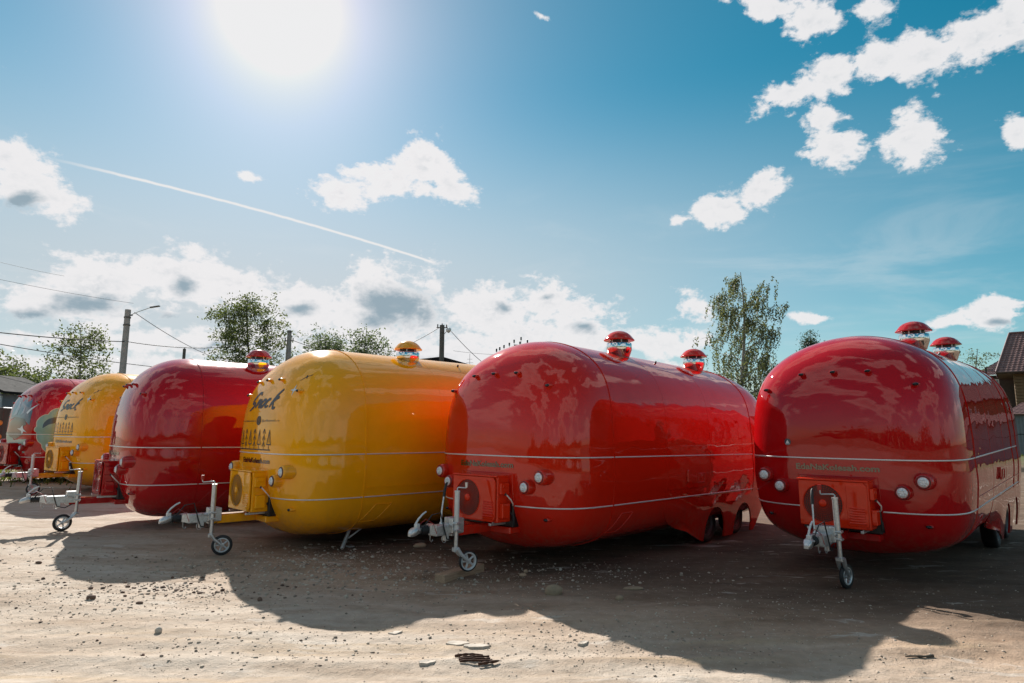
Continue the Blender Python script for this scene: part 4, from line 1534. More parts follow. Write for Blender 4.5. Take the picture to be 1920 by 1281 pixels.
for k, (px, py, s, lab) in enumerate([
        (858, 1208, (.20, .12, .020), 'pale flat mud flake, left one of the touching pair above the rusty grate'),
        (894, 1213, (.20, .13, .020), 'pale flat mud flake, right one of the touching pair above the rusty grate'),
        (803, 1245, (.15, .07, .018), 'pale flat mud flake left of the rusty grate'),
        (742, 1189, (.13, .08, .018), 'pale mud flake just below the rounded shadow of the yellow trailer'),
        (1095, 1207, (.13, .06, .018), 'small pale mud flake on the gravelly patch right of the grate')]):
    rr = random.Random(60 + k)
    p = ground_pt(px, py)
    n = 13
    ed = [(s[0] / 2 * rr.uniform(.6, 1.1) * math.cos(a), s[0] * .24 * rr.uniform(.6, 1.1) * math.sin(a)) for a in [2 * math.pi * (q + rr.uniform(-.3, .3)) / n for q in range(n)]]
    mb = MB()
    hz = [rr.uniform(.004, .012) for _ in ed]
    mb.add([(x, y, h) for (x, y), h in zip(ed, hz)] + [(0, 0, .007)], [(q, (q + 1) % n, n) for q in range(n)], False)
    mb.add([(x, y, h) for (x, y), h in zip(ed, hz)] + [(x * 1.02, y * 1.02, -.03) for x, y in ed], [(q, n + q, n + (q + 1) % n, (q + 1) % n) for q in range(n)], False)
    o = mb.build('mud_flake', 'stone_pale', None, (p.x, p.y, p.z + .004), (0, 0, .2 * k))
    tag(o, lab, 'mud flake', FLG)



def wood_block():
    a, b = ground_pt(822, 1093), ground_pt(894, 1072)
    c = (a + b) / 2
    L = (b - a).length + .04
    # lies under the jockey wheel of the middle trailer
    rot = math.atan2(b.y - a.y, b.x - a.x)
    mb = MB().box((0, 0, 0), (L, .15, .105), None, .008, 2)
    o = mb.build('wooden_block', 'wood', None, (c.x + .03, c.y + .03, c.z + .036), (0, 0, rot))
    tag(o, 'short grey wooden beam under the jockey wheel of the middle red trailer', 'wooden block')


wood_block()


def rusty_grate():
    p = ground_pt(890, 1243)
    g = empty('rusty_grate', (p.x, p.y, p.z + .006), (0, 0, .10))
    tag(g, 'half buried rusty iron grate with parallel bars in the sand', 'grate')
    for k, (y, x0, x1) in enumerate(((.035, -.105, .115), (.0, -.105, .118), (-.032, -.10, .13))):
        MB().tube([(x0 + (x1 - x0) * t, y + .012 * math.sin(t * 3 + k) + .03 * t, .008 + .004 * math.sin(5 * t)) for t in np.linspace(0, 1, 8)], [.007 + .003 * (i % 2) for i in range(8)], 6).build('bar', 'rust', g)
    MB().tube([(-.13 + .2 * t, .09 + .03 * math.sin(t * 3), .006) for t in np.linspace(0, 1, 9)], [.010, .014, .008, .012, .007, .010, .006, .006, .004], 6).build('buried_rim', 'rust', g)
    MB().tube([(.03 + .15 * t, -.075 + .05 * t, .004) for t in np.linspace(0, 1, 7)], [.012, .009, .013, .007, .012, .010, .005], 6).build('buried_rim', 'rust', g)


rusty_grate()
p = ground_pt(1700, 1231); q = ground_pt(1752, 1229)
o = MB().tube([p.lerp(q, t) + Vector((0, .008 * math.sin(7 * t), .008)) for t in np.linspace(0, 1, 7)], [.005, .007, .006, .009, .007, .010, .012], 6).build('twig', 'bark')
tag(o, 'short dry twig on the sunlit sand at lower right', 'twig')


def scatter(name, label, mat, spots, seed):
    r = np.random.default_rng(seed)
    v0, f0 = ico(1)
    V, F = [], []
    n = 0
    for (cx, cy, sx, sy, cnt, s0, s1, uni) in spots:
        if uni:
            xs = r.uniform(cx - sx, cx + sx, cnt); ys = r.uniform(cy - sy, cy + sy, cnt)
        else:
            xs = r.normal(cx, sx, cnt); ys = r.normal(cy, sy, cnt)
        ok = ys > 3.6
        xs, ys = xs[ok], ys[ok]
        zs = ground_z(xs, ys) + ground_relief(xs, ys)
        for x, y, z in zip(xs, ys, zs):
            s = s0 * (s1 / s0) ** (r.random() ** 2.2)
            sc = s * np.array([r.uniform(.7, 1.3), r.uniform(.6, 1.1), r.uniform(.35, .8)])
            a = r.uniform(0, 6.28); ca, sa = math.cos(a), math.sin(a)
            w = v0 * sc * r.uniform(.75, 1.2, (len(v0), 1))
            w = np.stack([w[:, 0] * ca - w[:, 1] * sa + x, w[:, 0] * sa + w[:, 1] * ca + y, w[:, 2] + z + sc[2] * .25], -1)
            V.append(w); F.append(f0 + n); n += len(v0)
    V = np.concatenate(V); F = np.concatenate(F)
    me = bpy.data.meshes.new(name)
    me.vertices.add(len(V)); me.vertices.foreach_set('co', V.ravel())
    me.loops.add(F.size); me.loops.foreach_set('vertex_index', F.ravel().astype(np.int32))
    me.polygons.add(len(F)); me.polygons.foreach_set('loop_start', np.arange(0, F.size, 3, dtype=np.int32))
    me.update(calc_edges=True)
    o = link(name, me, mat)
    tag(o, label, None, None, 'stuff')


scatter('gravel', 'scattered gravel and small stones over the dirt yard', 'gravel',
        [(-2.3, 8.0, 1.0, .65, 1500, .006, .030, 0), (-3.9, 7.0, .8, .5, 450, .006, .024, 0), (.6, 7.9, .9, .45, 420, .005, .026, 0), (-.9, 7.2, .7, .4, 350, .005, .020, 0),
         (0, 7.4, 9.0, 2.8, 1500, .004, .014, 1), (.9, 5.4, .55, .35, 500, .004, .016, 0), (-5, 8.5, 1.6, .6, 500, .006, .022, 0), (0, 5.0, 4.5, .9, 450, .003, .008, 1), (0, 6.4, 6.5, 1.3, 550, .003, .009, 1), (-3.0, 6.3, 1.3, .35, 700, .004, .016, 0), (-4.6, 6.2, .8, .5, 400, .004, .016, 0), (.8, 5.0, .8, .3, 500, .003, .011, 0), (-1.8, 5.1, .9, .3, 350, .005, .018, 0), (2.6, 5.2, 1.0, .4, 350, .004, .014, 0), (2.0, 6.4, 1.2, .5, 400, .004, .014, 0)], 5)
scatter('soil_clods', 'scattered dark clods of soil on the sand', 'clod',
        [(-3.55, 6.85, .35, .16, 70, .010, .034, 0), (-3.2, 6.9, 1.2, .35, 60, .008, .026, 0), (-5.5, 7.4, 1.2, .6, 70, .008, .030, 0), (-2.5, 5.4, 2.0, .8, 50, .006, .020, 0), (0, 5.2, 4.0, .8, 35, .005, .012, 1)], 8)


def grass_tufts():
    r = np.random.default_rng(21)
    V, F = [], []
    n = 0
    spots = [(-15.2, 19.0, 2.6, 1.2, 1500), (-12.0, 17.6, 1.2, .5, 350), (38.0, 44.6, 7.0, .5, 1100), (-30, 30, 10, 3, 900)]
    for cx, cy, sx, sy, cnt in spots:
        for _ in range(cnt):
            x, y = r.normal(cx, sx), r.normal(cy, sy)
            z = float(ground_z(x))
            h = r.uniform(.08, .26); a = r.uniform(0, 6.28); w = r.uniform(.012, .03)
            dx, dy = math.cos(a), math.sin(a)
            l = r.uniform(-.1, .1, 2)
            V += [(x - dx * w, y - dy * w, z), (x + dx * w, y + dy * w, z), (x + l[0], y + l[1], z + h)]
            F.append((n, n + 1, n + 2)); n += 3
    me = bpy.data.meshes.new('grass')
    me.from_pydata(V, [], F)
    o = link('grass', me, 'grass')
    tag(o, 'rough grass along the far edges of the yard', None, None, 'stuff')


grass_tufts()

# ------------------------------------------------------------------ trees
def tree(name, label, cat, px, top_py, depth, hw_px, style, leaf, bark, nleaf, seed, base_px=None, low=.22, group='trees standing behind the yard', lsize=.11):
    r = random.Random(seed)
    top = bearing(px, top_py, depth)
    bx = bearing(base_px or px, 807, depth).x
    z0 = float(ground_z(bx))
    H = top.z - z0
    W = hw_px / FPX * depth * 1.03
    root = empty(name, (bx, depth, z0))
    tag(root, label, cat, group)
    mb = MB()
    lean = top.x - bx
    def spine(t):
        return Vector((lean * t ** 1.4 + .012 * H * math.sin(t * 7 + seed), .01 * H * math.sin(t * 5), H * t))
    r0 = H * .013
    mb.tube([spine(t) for t in np.linspace(0, .97, 14)], [r0 * (1 - t) ** .8 + .012 for t in np.linspace(0, .97, 14)], 8)
    tips = []   # (point, direction, weight)
    nl = {'birch': 34, 'aspen': 38, 'willow': 34, 'spruce': 60, 'small': 20}[style]
    for k in range(nl):
        t = low + (.97 - low) * ((k + r.random() * .8) / nl)
        a = k * 2.4 + r.uniform(-.4, .4)
        if style == 'spruce':
            prof = (1 - t) ** .9 * 1.1 + .06
            rise = -.05
        elif style == 'willow' or style == 'small':
            prof = math.sin(math.pi * min(1, (t - low * .5) / (1.02 - low * .5))) ** .6 * .9 + .15
            rise = .5
        elif style == 'birch':
            prof = (.62 + .42 * math.sin(math.pi * (t - low) / (1.0 - low)) ** .8) * (1.0 if t < .8 else .85)
            rise = .55 if t < .7 else .25
        else:
            prof = (.35 + .75 * math.sin(math.pi * (t - low) / (1.03 - low)) ** .8) * (1 if t < .6 else .85)
            rise = .7
        L = W * prof * r.uniform(.65, 1.1)
        p0 = spine(t * .93)
        d = Vector((math.cos(a), math.sin(a), 0))
        pts = [p0]
        for s in (.3, .6, 1.0):
            pts.append(p0 + d * L * s + Vector((r.uniform(-.06, .06) * L, 0, rise * L * (s - .35 * s * s))))
        rb = max(.012, r0 * (1 - t) * .55)
        mb.tube(pts, [rb, rb * .7, rb * .45, .008], 5, False)
        tips.append((pts[-1], d, 1.0)); tips.append((pts[-2].lerp(pts[-1], .4), d, .8)); tips.append((pts[-2], d, .7)); tips.append((pts[1], d, .35))
        for _ in range(4):
            b0 = pts[1].lerp(pts[3], r.random())
            dd = (d + Vector((r.uniform(-1, 1), r.uniform(-1, 1), r.uniform(-.2, .6)))).normalized()
            e = b0 + dd * L * r.uniform(.2, .45)
            mb.tube([b0, b0.lerp(e, .5) + Vector((0, 0, .03 * L)), e], [rb * .4, rb * .25, .006], 4, False)
            tips.append((e, dd, .9))
    V, F = [], []
    n = 0
    def leafquad(p, s, down=0.0):
        nonlocal n
        a = Vector((r.gauss(0, 1), r.gauss(0, 1), r.gauss(0, 1) - down)).normalized()
        b = a.orthogonal().normalized()
        c = a.cross(b)
        th = r.uniform(0, 6.28)
        b, c = b * math.cos(th) + c * math.sin(th), c * math.cos(th) - b * math.sin(th)
        V.extend([p - a * s, p + b * s * .55, p + a * s, p - b * s * .55])
        F.append((n, n + 1, n + 2, n + 3)); n += 4
    tw = sum(w for _, _, w in tips)
    if style == 'birch':
        # hanging strands blown a little to one side
        ns = int(nleaf / 16)
        for _ in range(ns):
            p, d, w = r.choices(tips, [q[2] for q in tips])[0]
            p = p + Vector((r.gauss(0, .25), r.gauss(0, .25), r.gauss(0, .2)))
            Ls = r.uniform(.5, 2.0) * (1.25 if p.z < H * .6 else .75)
            bl = Vector((-.20 if p.z > H * .55 else -.05, r.uniform(-.2, .2), -1))
            m = int(9 + 7 * Ls)
            for i in range(m):
                q = p + bl * (Ls * i / m) + Vector((r.gauss(0, .05), r.gauss(0, .05), 0))
                if q.z < .8:
                    continue
                leafquad(q, lsize * r.uniform(.5, 1.0), .6)
    else:
        clump = {'aspen': .42, 'willow': .48, 'spruce': .30, 'small': .40}[style]
        nc = int(nleaf / 22)
        for _ in range(nc):
            p, d, w = r.choices(tips, [q[2] for q in tips])[0]
            c = p + Vector((r.gauss(0, clump), r.gauss(0, clump), r.gauss(0, clump * .8)))
            cs = r.uniform(.12, .34)
            for i in range(22):
                leafquad(c + Vector((r.gauss(0, cs), r.gauss(0, cs), r.gauss(0, cs * .8))), lsize * r.uniform(.5, 1.0), .2)
    mb.build('trunk', bark, root)
    me = bpy.data.meshes.new('crown')
    me.from_pydata([tuple(v) for v in V], [], F)
    link('crown', me, leaf, root)
    return root


tree('birch_tree', 'tall drooping birch with thin hanging foliage between the middle and the right red trailers', 'tree', 1388, 500, 45, 66, 'birch', 'leaf_birch', 'bark_birch', 16000, 3, 1398, .20)
tree('aspen_tree', 'leafy double topped tree behind the deep red trailer', 'tree', 468, 552, 45, 56, 'aspen', 'leaf_aspen', 'bark', 13000, 5, 462, .30)
tree('birch_tree', 'thin sparse tree with a single pointed top between the lamp pole and the left edge', 'tree', 150, 612, 40, 42, 'aspen', 'leaf_aspen', 'bark_birch', 4500, 8, 150, .34)
tree('willow_tree', 'grey green rounded tree behind the large yellow trailer, left of the two', 'tree', 610, 622, 48, 46, 'willow', 'leaf_willow', 'bark', 11000, 9, 605, .25)
tree('willow_tree', 'grey green bushy tree with a pointed tip, right one behind the large yellow trailer', 'tree', 688, 612, 46, 32, 'willow', 'leaf_willow', 'bark', 8000, 12, 684, .25)
tree('leafy_tree', 'dark leafy tree cut by the left edge of the photo', 'tree', 8, 676, 38, 40, 'willow', 'leaf_aspen', 'bark', 9000, 15, 8, .15)
tree('leafy_tree', 'low leafy bush right behind the white sheet fence', 'tree', 62, 712, 34, 26, 'willow', 'leaf_aspen', 'bark', 8000, 16, 60, .15)
tree('spruce_tree', 'small dark pointed tree top above the right red trailer', 'tree', 1521, 610, 60, 20, 'spruce', 'leaf_spruce', 'bark', 8000, 17, 1521, .30)
tree('bare_bush', 'thin twiggy half bare tree beside the tiled house', 'tree', 1830, 646, 58, 46, 'small', 'leaf_willow', 'bark', 1500, 19, 1832, .35)

# ------------------------------------------------------------------ poles and wires
def on_ground(p):
    return Vector((p.x, p.y, float(ground_z(p.x))))


def pole(name, label, px, top_py, depth, r0, r1, mat, lean=0.0, square=False):
    t = bearing(px, top_py, depth)
    b = on_ground(t)
    root = empty(name, b)
    tag(root, label, 'pole', 'utility poles behind the trailers')
    h = t.z - b.z
    mb = MB().cyl((0, 0, 0), (0, 0, h), r0, r1, 4 if square else 16, True, not square)
    mb.build('shaft', mat, root)
    return root, h


pr, h = pole('lamp_pole', 'tall pale concrete pole with a long thin lamp arm, near the left edge', 240, 583, 36, .20, .155, 'concrete')
MB().tube([(.1, 0, h - .35), (.6, 0, h - .12), (1.2, 0, h + .10), (1.6, 0, h + .18)], .022, 6).build('lamp_arm', 'zinc', pr)
MB().box((1.55, 0, h + .18), (.55, .16, .07), Matrix.Rotation(-.16, 3, 'Y'), .02, 2).build('lamp_head', 'dark_concrete', pr)
MB().cyl((0, 0, h - .5), (0, 0, h - .42), .185, None, 16).cyl((0, 0, h - .95), (0, 0, h - .87), .19, None, 16).box((.2, 0, h - .33), (.16, .08, .06)).build('clamp_band', 'dark_concrete', pr)

pr, h = pole('lamp_pole', 'dark pole with a round lamp head standing over the dark shed roof', 829, 610, 42, .19, .16, 'dark_concrete', square=True)
MB().tube([(.05, 0, h - .75), (.2, 0, h - .55), (.34, 0, h - .40)], .025, 6).build('lamp_arm', 'zinc', pr)
MB().lathe([(.001, .30), (.09, .27), (.15, .18), (.17, .06), (.14, -.04), (.001, -.06)], 16, Matrix.Translation((.36, -.02, h - .42)) @ Matrix.Rotation(.9, 4, 'Y')).build('lamp_head', 'silver_paint', pr)
MB().box((0, 0, h - .18), (.75, .06, .06)).cyl((-.30, 0, h - .15), (-.30, 0, h + .05), .04, None, 8).cyl((0, 0, h), (0, 0, h + .12), .05, .02, 8).cyl((.30, 0, h - .15), (.30, 0, h + .03), .04, None, 8).build('crossarm', 'dark_concrete', pr)

pr, h = pole('concrete_pole', 'short tapered concrete pole with wires, right of the leafy double topped tree', 543, 622, 45, .36, .15, 'concrete', square=True)
MB().box((0, 0, h - .72), (.66, .10, .08), None, .01, 1).cyl((-.28, 0, h - .70), (-.28, 0, h - .52), .04, None, 8).cyl((.28, 0, h - .70), (.28, 0, h - .52), .04, None, 8).build('crossarm', 'dark_concrete', pr)
MB().box((0, 0, h - .05), (.26, .26, .18), None, .02, 1).build('pole_cap', 'dark_concrete', pr)

pr, h = pole('short_post', 'stubby dark post top peeping over the deep red trailer', 346, 656, 48, .12, .11, 'dark_concrete')
MB().cyl((0, 0, h), (0, 0, h + .10), .03, None, 8).box((0, 0, h + .10), (.25, .04, .04)).build('post_cap', 'dark_concrete', pr)

a = bearing(881, 664, 44)
o = MB().cyl((0, 0, 0), (0, 0, a.z - float(ground_z(a.x))), .02, .012, 8).tube([(-.25, 0, a.z - .6), (.25, 0, a.z - .6)], .010, 5).tube([(-.18, 0, a.z - .35), (.18, 0, a.z - .35)], .010, 5).build('aerial', 'wire', None, on_ground(a))
tag(o, 'thin aerial mast beside the dark shed roof', 'aerial')

# a pale line portal whose small dark insulators show above the roof of the middle red trailer
ins = [(931, 657), (937, 654), (945, 650), (955, 645.5), (964, 640), (977, 635), (975, 643.5), (989, 640.5)]
b = bearing(958, 660, 46)
port = empty('insulator_frame', on_ground(b))
tag(port, 'rising row of small dark insulators seen over the roof of the middle red trailer', 'insulators')
gz = float(ground_z(b.x))
MB().cyl((0, .1, 0), (0, .1, b.z - gz - .4), .10, .08, 10).build('shaft', 'concrete', port)
l0, l1 = bearing(928, 662, 46), bearing(992, 646, 46)
MB().tube([Vector((l0.x - b.x, .1, l0.z - gz - .12)), Vector((l1.x - b.x, .1, l1.z - gz - .12))], .035, 6).build('crossarm', 'concrete', port)
for px, py in ins:
    c = bearing(px, py, 46)
    lx, lz = c.x - b.x, c.z - gz
    tt = (lx - (l0.x - b.x)) / (l1.x - l0.x)
    za = l0.z + (l1.z - l0.z) * tt - gz - .12
    MB().lathe([(.001, .14), (.05, .13), (.065, .06), (.05, .0), (.065, -.05), (.045, -.10), (.001, -.11)], 10, Matrix.Translation((lx, .1, lz))).cyl((lx, .1, min(za, lz - .2)), (lx, .1, lz - .08), .014, None, 6).build('insulator', 'black', port)
c0, c1 = bearing(964, 647, 46), bearing(972, 646, 46)
MB().box(((c0.x + c1.x) / 2 - b.x, .1, c0.z - gz), (.32, .08, .07)).build('short_bar', 'black', port)


def wire(label, p, q, sag, r=.020):
    pts = []
    for t in np.linspace(0, 1, 25):
        w = p.lerp(q, t)
        w.z -= sag * 4 * t * (1 - t)
        pts.append(w - p)
    o = MB().tube(pts, r, 5).build('overhead_wire', 'wire', None, p)
    tag(o, label, 'wire', 'overhead wires')


wire('thick overhead wire running in from the left edge to the pale lamp pole', bearing(-90, 616, 30), bearing(240, 643, 36), .12, .028)
wire('overhead wire from the pale lamp pole to the tapered concrete pole', bearing(240, 643, 36), bearing(538, 634, 45), .55, .022)
wire('lower overhead wire sloping down behind the yellow trailer at the left', bearing(-90, 632, 30), bearing(330, 694, 42), .15, .022)
wire('steep wire falling right from the top of the pale lamp pole', bearing(252, 588, 36), bearing(420, 678, 54), .3, .020)
wire('faint thin wire high at the left edge, the lower of two', bearing(-90, 508, 30), bearing(250, 571, 40), .1, .009)
wire('faint thin wire high at the left edge, the upper of two', bearing(-90, 470, 30), bearing(120, 520, 40), .1, .009)
wire('wire from the tapered concrete pole into the grey green trees', bearing(550, 640, 45), bearing(620, 662, 52), .05, .020)
wire('wire falling left from the dark lamp pole', bearing(822, 616, 42), bearing(690, 675, 50), .25, .020)
wire('wire falling right from the dark lamp pole', bearing(846, 622, 42), bearing(915, 688, 44), .12, .020)
wire('level wire from the dark lamp pole towards the insulators', bearing(850, 658, 46), bearing(930, 665, 46), .05, .010)

# ------------------------------------------------------------------ buildings
def tiled_slope(a, b, c, d, nu, nv):
    """stepped metal tile sheet on the quad a (eave left) b (eave right) c (ridge right) d (ridge left)"""
    a, b, c, d = map(Vector, (a, b, c, d))
    n = (b - a).cross(d - a).normalized()
    if n.z < 0:
        n = -n
    mb = MB()
    rows = []
    for j in range(nv):
        for e in (0.0, 0.92):
            t = (j + e) / nv
            row = []
            for i in range(nu * 4 + 1):
                s = i / (nu * 4)
                p = a.lerp(b, s).lerp(d.lerp(c, s), t)
                wav = .028 * (0.5 + .5 * math.cos(i * math.pi / 2))
                row.append(p + n * (wav + .035 * (1 - e)))
            rows.append(row)
    rows.append([d.lerp(c, i / (nu * 4)) + n * .02 for i in range(nu * 4 + 1)])
    mb.ring_stack(rows, False, False, False, closed=False)
    return mb


def sheet(w, h, pitch=.19, dep=.035):
    """profiled metal sheet, w wide, h high"""
    mb = MB()
    pts = []
    x = 0.0
    while x < w - 1e-6:
        for dx, y in ((0, 0), (.30, 0), (.40, -dep), (.85, -dep), (.95, 0)):
            if x + dx * pitch <= w:
                pts.append((x + dx * pitch, y))
        x += pitch
    pts.append((w, 0))
    mb.ring_stack([[(px_, y, 0) for px_, y in pts], [(px_, y, h) for px_, y in pts]], False, closed=False)
    mb.box((w / 2, .02, h / 2), (w, .03, h - .02))
    return mb


def house():
    e = bearing(1868, 696, 50)
    x0, ez = e.x, e.z
    x1, y0, y1 = x0 + 24, 50.0, 57.0
    g = float(ground_z(x0))
    root = empty('brick_house', (x0, y0, g), (0, 0, R(-38.5)))
    tag(root, 'brown timber and brick house with a dark tiled hip roof at the right edge', 'house')
    H = ez - g
    D = y1 - y0
    W = x1 - x0
    rz = H + 3.45
    MB().box((W / 2 + .6, D / 2 + .5, H / 4 + .02), (W - .8, D - .6, H / 2)).build('lower_wall', 'wood_siding', root)
    # upper storey of horizontal timber courses
    for k in range(12):
        h0 = H / 2 + .06 + k * (H / 2 - .1) / 12
        part('timber_course', ('u',), lambda: MB().box((W / 2 + .6, D / 2 + .5, .135), (W - .9, D - .7, .255), None, .035, 1), 'wood_siding', root, (0, 0, h0))
    MB().box((W / 2 + .6, D / 2 + .5, H / 2 + .02), (W - .55, D - .35, .12)).build('floor_band', 'dark_brown', root)
    R0 = (1.1, D / 2, rz); R1 = (W - 1.1, D / 2, rz)
    roof = tiled_slope((0, 0, H), (W, 0, H), R1, R0, 75, 17).build('roof', 'roof_tile', root)
    tiled_slope((0, D, H), (0, 0, H), R0, R0, 30, 17).build('roof_side', 'roof_tile', roof)
    tiled_slope((W, D, H), (0, D, H), R0, R1, 40, 10).build('roof_back', 'roof_tile', roof)
    MB().box((W / 2, D / 2, H - .07), (W - .1, D - .1, .11)).build('soffit', 'dark_brown', roof)
    MB().tube([(0, -.05, H - .02), (W, -.05, H - .02)], .07, 8).build('gutter', 'dark_brown', roof)
    MB().tube([Vector(R0) + Vector((0, 0, .05)), Vector(R1) + Vector((0, 0, .05))], .09, 8).tube([Vector((0, 0, H + .05)), Vector(R0) + Vector((0, 0, .05))], .08, 8).build('ridge_cap', 'roof_tile', roof)
    for x, z in ((4.2, .62), (8.6, .62), (13.0, .62), (4.2, .22), (8.6, .22), (13.0, .22)):
        f = part('window', ('h',), lambda: MB().box((0, .14, 0), (1.35, .12, 1.45), None, .01, 1), 'white_frame', root, (x, .70, H * z + .9))
        for s in (-1, 1):
            part('pane', ('h',), lambda: MB().box((0, .065, 0), (.56, .02, 1.22)), 'window_glass', f, (s * .31, 0, 0))
    return root


house()


def wing():
    """lower wing of the house on its left"""
    a = bearing(1824, 703, 57); ap = bearing(1872, 672, 60)
    g = float(ground_z(a.x))
    H = a.z - g
    rz = ap.z - g
    W, D = 9.0, 7.0
    root = empty('house_wing', (a.x, 57.0, g), (0, 0, R(-38.5)))
    tag(root, 'lower dark wing with its own tiled roof left of the brown house', 'house')
    MB().box((W / 2 + .5, D / 2, H / 2), (W - .8, D - .8, H)).build('wall', 'dark_brown', root)
    rx = 2.4
    roof = tiled_slope((0, 0, H), (W, 0, H), (W, D / 2, rz), (rx, D / 2, rz), 40, 9).build('roof', 'roof_tile', root)
    tiled_slope((0, D, H), (0, 0, H), (rx, D / 2, rz), (rx, D / 2, rz), 24, 9).build('roof_side', 'roof_tile', roof)
    MB().box((W / 2, D / 2, H - .06), (W - .1, D - .1, .10)).build('soffit', 'dark_brown', roof)
    f = MB().box((0, 0, 0), (.62, .10, 1.45), None, .01, 1).build('window', 'white_frame', root, (1.55, .38, H - 1.05))
    MB().box((0, -.06, 0), (.46, .03, 1.25)).build('pane', 'window_glass', f)
    MB().tube([(1.0, -.15, H + .75), (1.0, -.15, 0)], .07, 8).build('stove_pipe', 'black', root)


wing()


def outbuilding():
    a = bearing(1890, 775, 46)
    x0 = a.x
    g = float(ground_z(x0)) + .02
    H = a.z - g
    n = 20
    root = empty('sheet_shed', (x0, 46.0, g), (0, 0, R(-38.5)))
    tag(root, 'long grey profiled sheet shed with a brown tiled lean-to roof at the right edge', 'shed')
    w = 1.16
    for k in range(n):
        part('wall_sheet', ('g',), lambda: sheet(w - .012, 3.0), 'grey_sheet', root, (k * w, 0, 0)).scale = (1, 1, H / 3.0)
    MB().box((n * w / 2, .12, H * .52), (n * w, .05, .09)).box((n * w / 2, -.03, H * .52), (n * w, .03, .05)).build('rail', 'dark_roof', root)
    MB().box((n * w / 2, 1.6, H / 2), (n * w - .2, 2.9, H - .1)).build('wall_core', 'grey_sheet', root)
    r = bearing(1905, 753, 48.0)
    roof = tiled_slope((-.25, -.25, H), (n * w + .2, -.25, H), (n * w + .2, 2.6, r.z - g), (.9, 2.6, r.z - g), 80, 8).build('roof', 'roof_tile', root)
    MB().box((n * w / 2, -.26, H - .05), (n * w + .4, .03, .10)).build('fascia', 'dark_brown', roof)


outbuilding()


def dark_shed():
    ap, l, r = bearing(829, 669, 42), bearing(776, 675, 42), bearing(889, 686, 42)
    g = float(ground_z(ap.x))
    root = empty('dark_shed', (ap.x, 42, g))
    tag(root, 'dark low gabled shed roof showing between the yellow and the middle red trailers', 'shed')
    L, Rr, A = (l.x - ap.x, l.z - g), (r.x - ap.x, r.z - g), (0, ap.z - g)
    MB().prism([(L[0] + .35, 0), (Rr[0] - .35, 0), (Rr[0] - .35, Rr[1] - .12), (0, A[1] - .16), (L[0] + .35, L[1] - .14)], 'y', .4, 7.0).build('wall', 'dark_brown', root)
    MB().prism([(L[0], L[1] - .18), (L[0], L[1]), (0, A[1]), (0, A[1] - .2)], 'y', 0, 7.6).build('roof_slope', 'dark_roof', root)
    MB().prism([(0.004, A[1] - .2), (0.004, A[1]), (Rr[0], Rr[1]), (Rr[0], Rr[1] - .22)], 'y', 0, 7.6).build('roof_slope', 'dark_roof', root)


dark_shed()


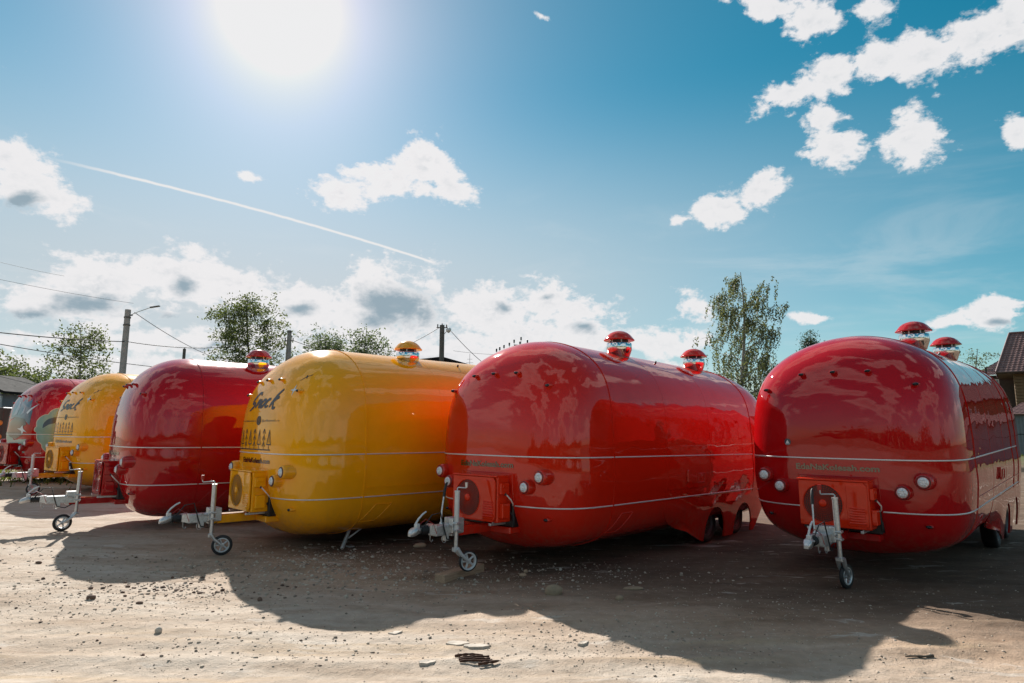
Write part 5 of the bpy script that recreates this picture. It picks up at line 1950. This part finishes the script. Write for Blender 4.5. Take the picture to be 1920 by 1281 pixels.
def left_edge():
    # white profiled sheet fence
    a, b = bearing(-70, 754, 31), bearing(62, 754, 31)
    g = float(ground_z(a.x))
    H = bearing(20, 754, 31).z - g
    root = empty('white_fence', (a.x, 31, g))
    tag(root, 'white profiled sheet fence behind the far left trailer', 'fence')
    n = int((b.x - a.x) / 1.16) + 4
    for k in range(n):
        part('fence_sheet', ('w',), lambda: sheet(1.15, 3.0, .24), 'white_sheet', root, (k * 1.16, 0, 0)).scale = (1, 1, H / 3.0)
    MB().box((n * 1.16 / 2, -.01, H + .03), (n * 1.16, .10, .10)).build('top_rail', 'white_sheet', root)
    for k in range(0, n, 2):
        part('fence_post', ('w',), lambda: MB().box((0, .10, 1.5), (.08, .08, 3.0)), 'zinc', root, (k * 1.16, 0, 0))
    # dark roofed shed at the very edge
    e, t = bearing(20, 737, 29), bearing(-60, 700, 29)
    s = empty('edge_shed', (e.x, 29, g))
    tag(s, 'pale shed with a black sloping roof at the left edge', 'shed')
    H2 = e.z - g
    MB().box((-2.6, 1.5, H2 / 2 - .05), (4.4, 3.0, H2 - .1)).build('wall', 'grey_sheet', s)
    MB().box((-.42, -.06, H2 / 2 - .1), (.16, .12, H2 - .2)).build('corner_post', 'zinc', s)
    MB().prism([(0, H2 - .12), (0.02, H2), (t.x - e.x, t.z - g), (t.x - e.x, t.z - g - .14)], 'y', -.4, 3.4).build('roof', 'dark_roof', s)
    # dark vehicle with orange lamps, only its flank shows
    c = bearing(14, 808, 22.5)
    v = empty('parked_truck', (c.x, 22.5, float(ground_z(c.x))))
    gz_ = float(ground_z(c.x))
    tag(v, 'dark brown truck rear with orange side lamps at the left edge', 'truck')
    MB().box((-1.3, 1.6, 1.45), (2.5, 3.6, 1.35), None, .06, 2).build('body', 'dark_brown', v)
    MB().box((-1.3, 1.6, .68), (2.2, 3.6, .18), None, .02, 1).build('frame', 'black', v)
    for y in (.7, 2.6):
        for x in (-.35, -2.25):
            MB().lathe([(.22, -.12), (.42, -.14), (.46, -.08), (.46, .08), (.42, .14), (.22, .12)], 28, Matrix.Translation((x, y, .46)) @ Matrix.Rotation(math.pi / 2, 4, 'Y')).build('tyre', 'rubber', v)
    for px, py in ((5, 796), (3, 822)):
        q = bearing(px, py, 22.4)
        MB().lathe([(.09, 0), (.085, .04), (.05, .06), (.001, .065)], 16, Matrix.Translation((q.x - c.x, -.20, q.z - gz_)) @ Matrix.Rotation(math.pi / 2, 4, 'X')).build('side_lamp', 'orange_lamp', v)


left_edge()

# ------------------------------------------------------------------ what the glossy noses mirror: the far side of the yard, behind the camera
def across_the_yard():
    r = np.random.default_rng(33)
    V, F = [], []
    n = 0
    for x in np.arange(-110, 111, 1.1):
        h = 5.5 + 3.5 * math.sin(x * .13) + r.uniform(-1.5, 2.5)
        y = -52 + r.uniform(-5, 5)
        for _ in range(46):
            c = np.array([x + r.normal(0, 1.1), y + r.normal(0, 1.3), abs(r.normal(.5, .25)) * h])
            a = r.normal(size=3); a /= np.linalg.norm(a)
            b = np.cross(a, r.normal(size=3)); b /= np.linalg.norm(b)
            s = r.uniform(.35, .9)
            V += [tuple(c - a * s), tuple(c + b * s), tuple(c + a * s), tuple(c - b * s)]
            F.append((n, n + 1, n + 2, n + 3)); n += 4
    me = bpy.data.meshes.new('treeline')
    me.from_pydata(V, [], F)
    o = link('treeline', me, 'leaf_aspen')
    tag(o, 'line of trees across the yard mirrored in the trailer noses', None, None, 'stuff')


across_the_yard()
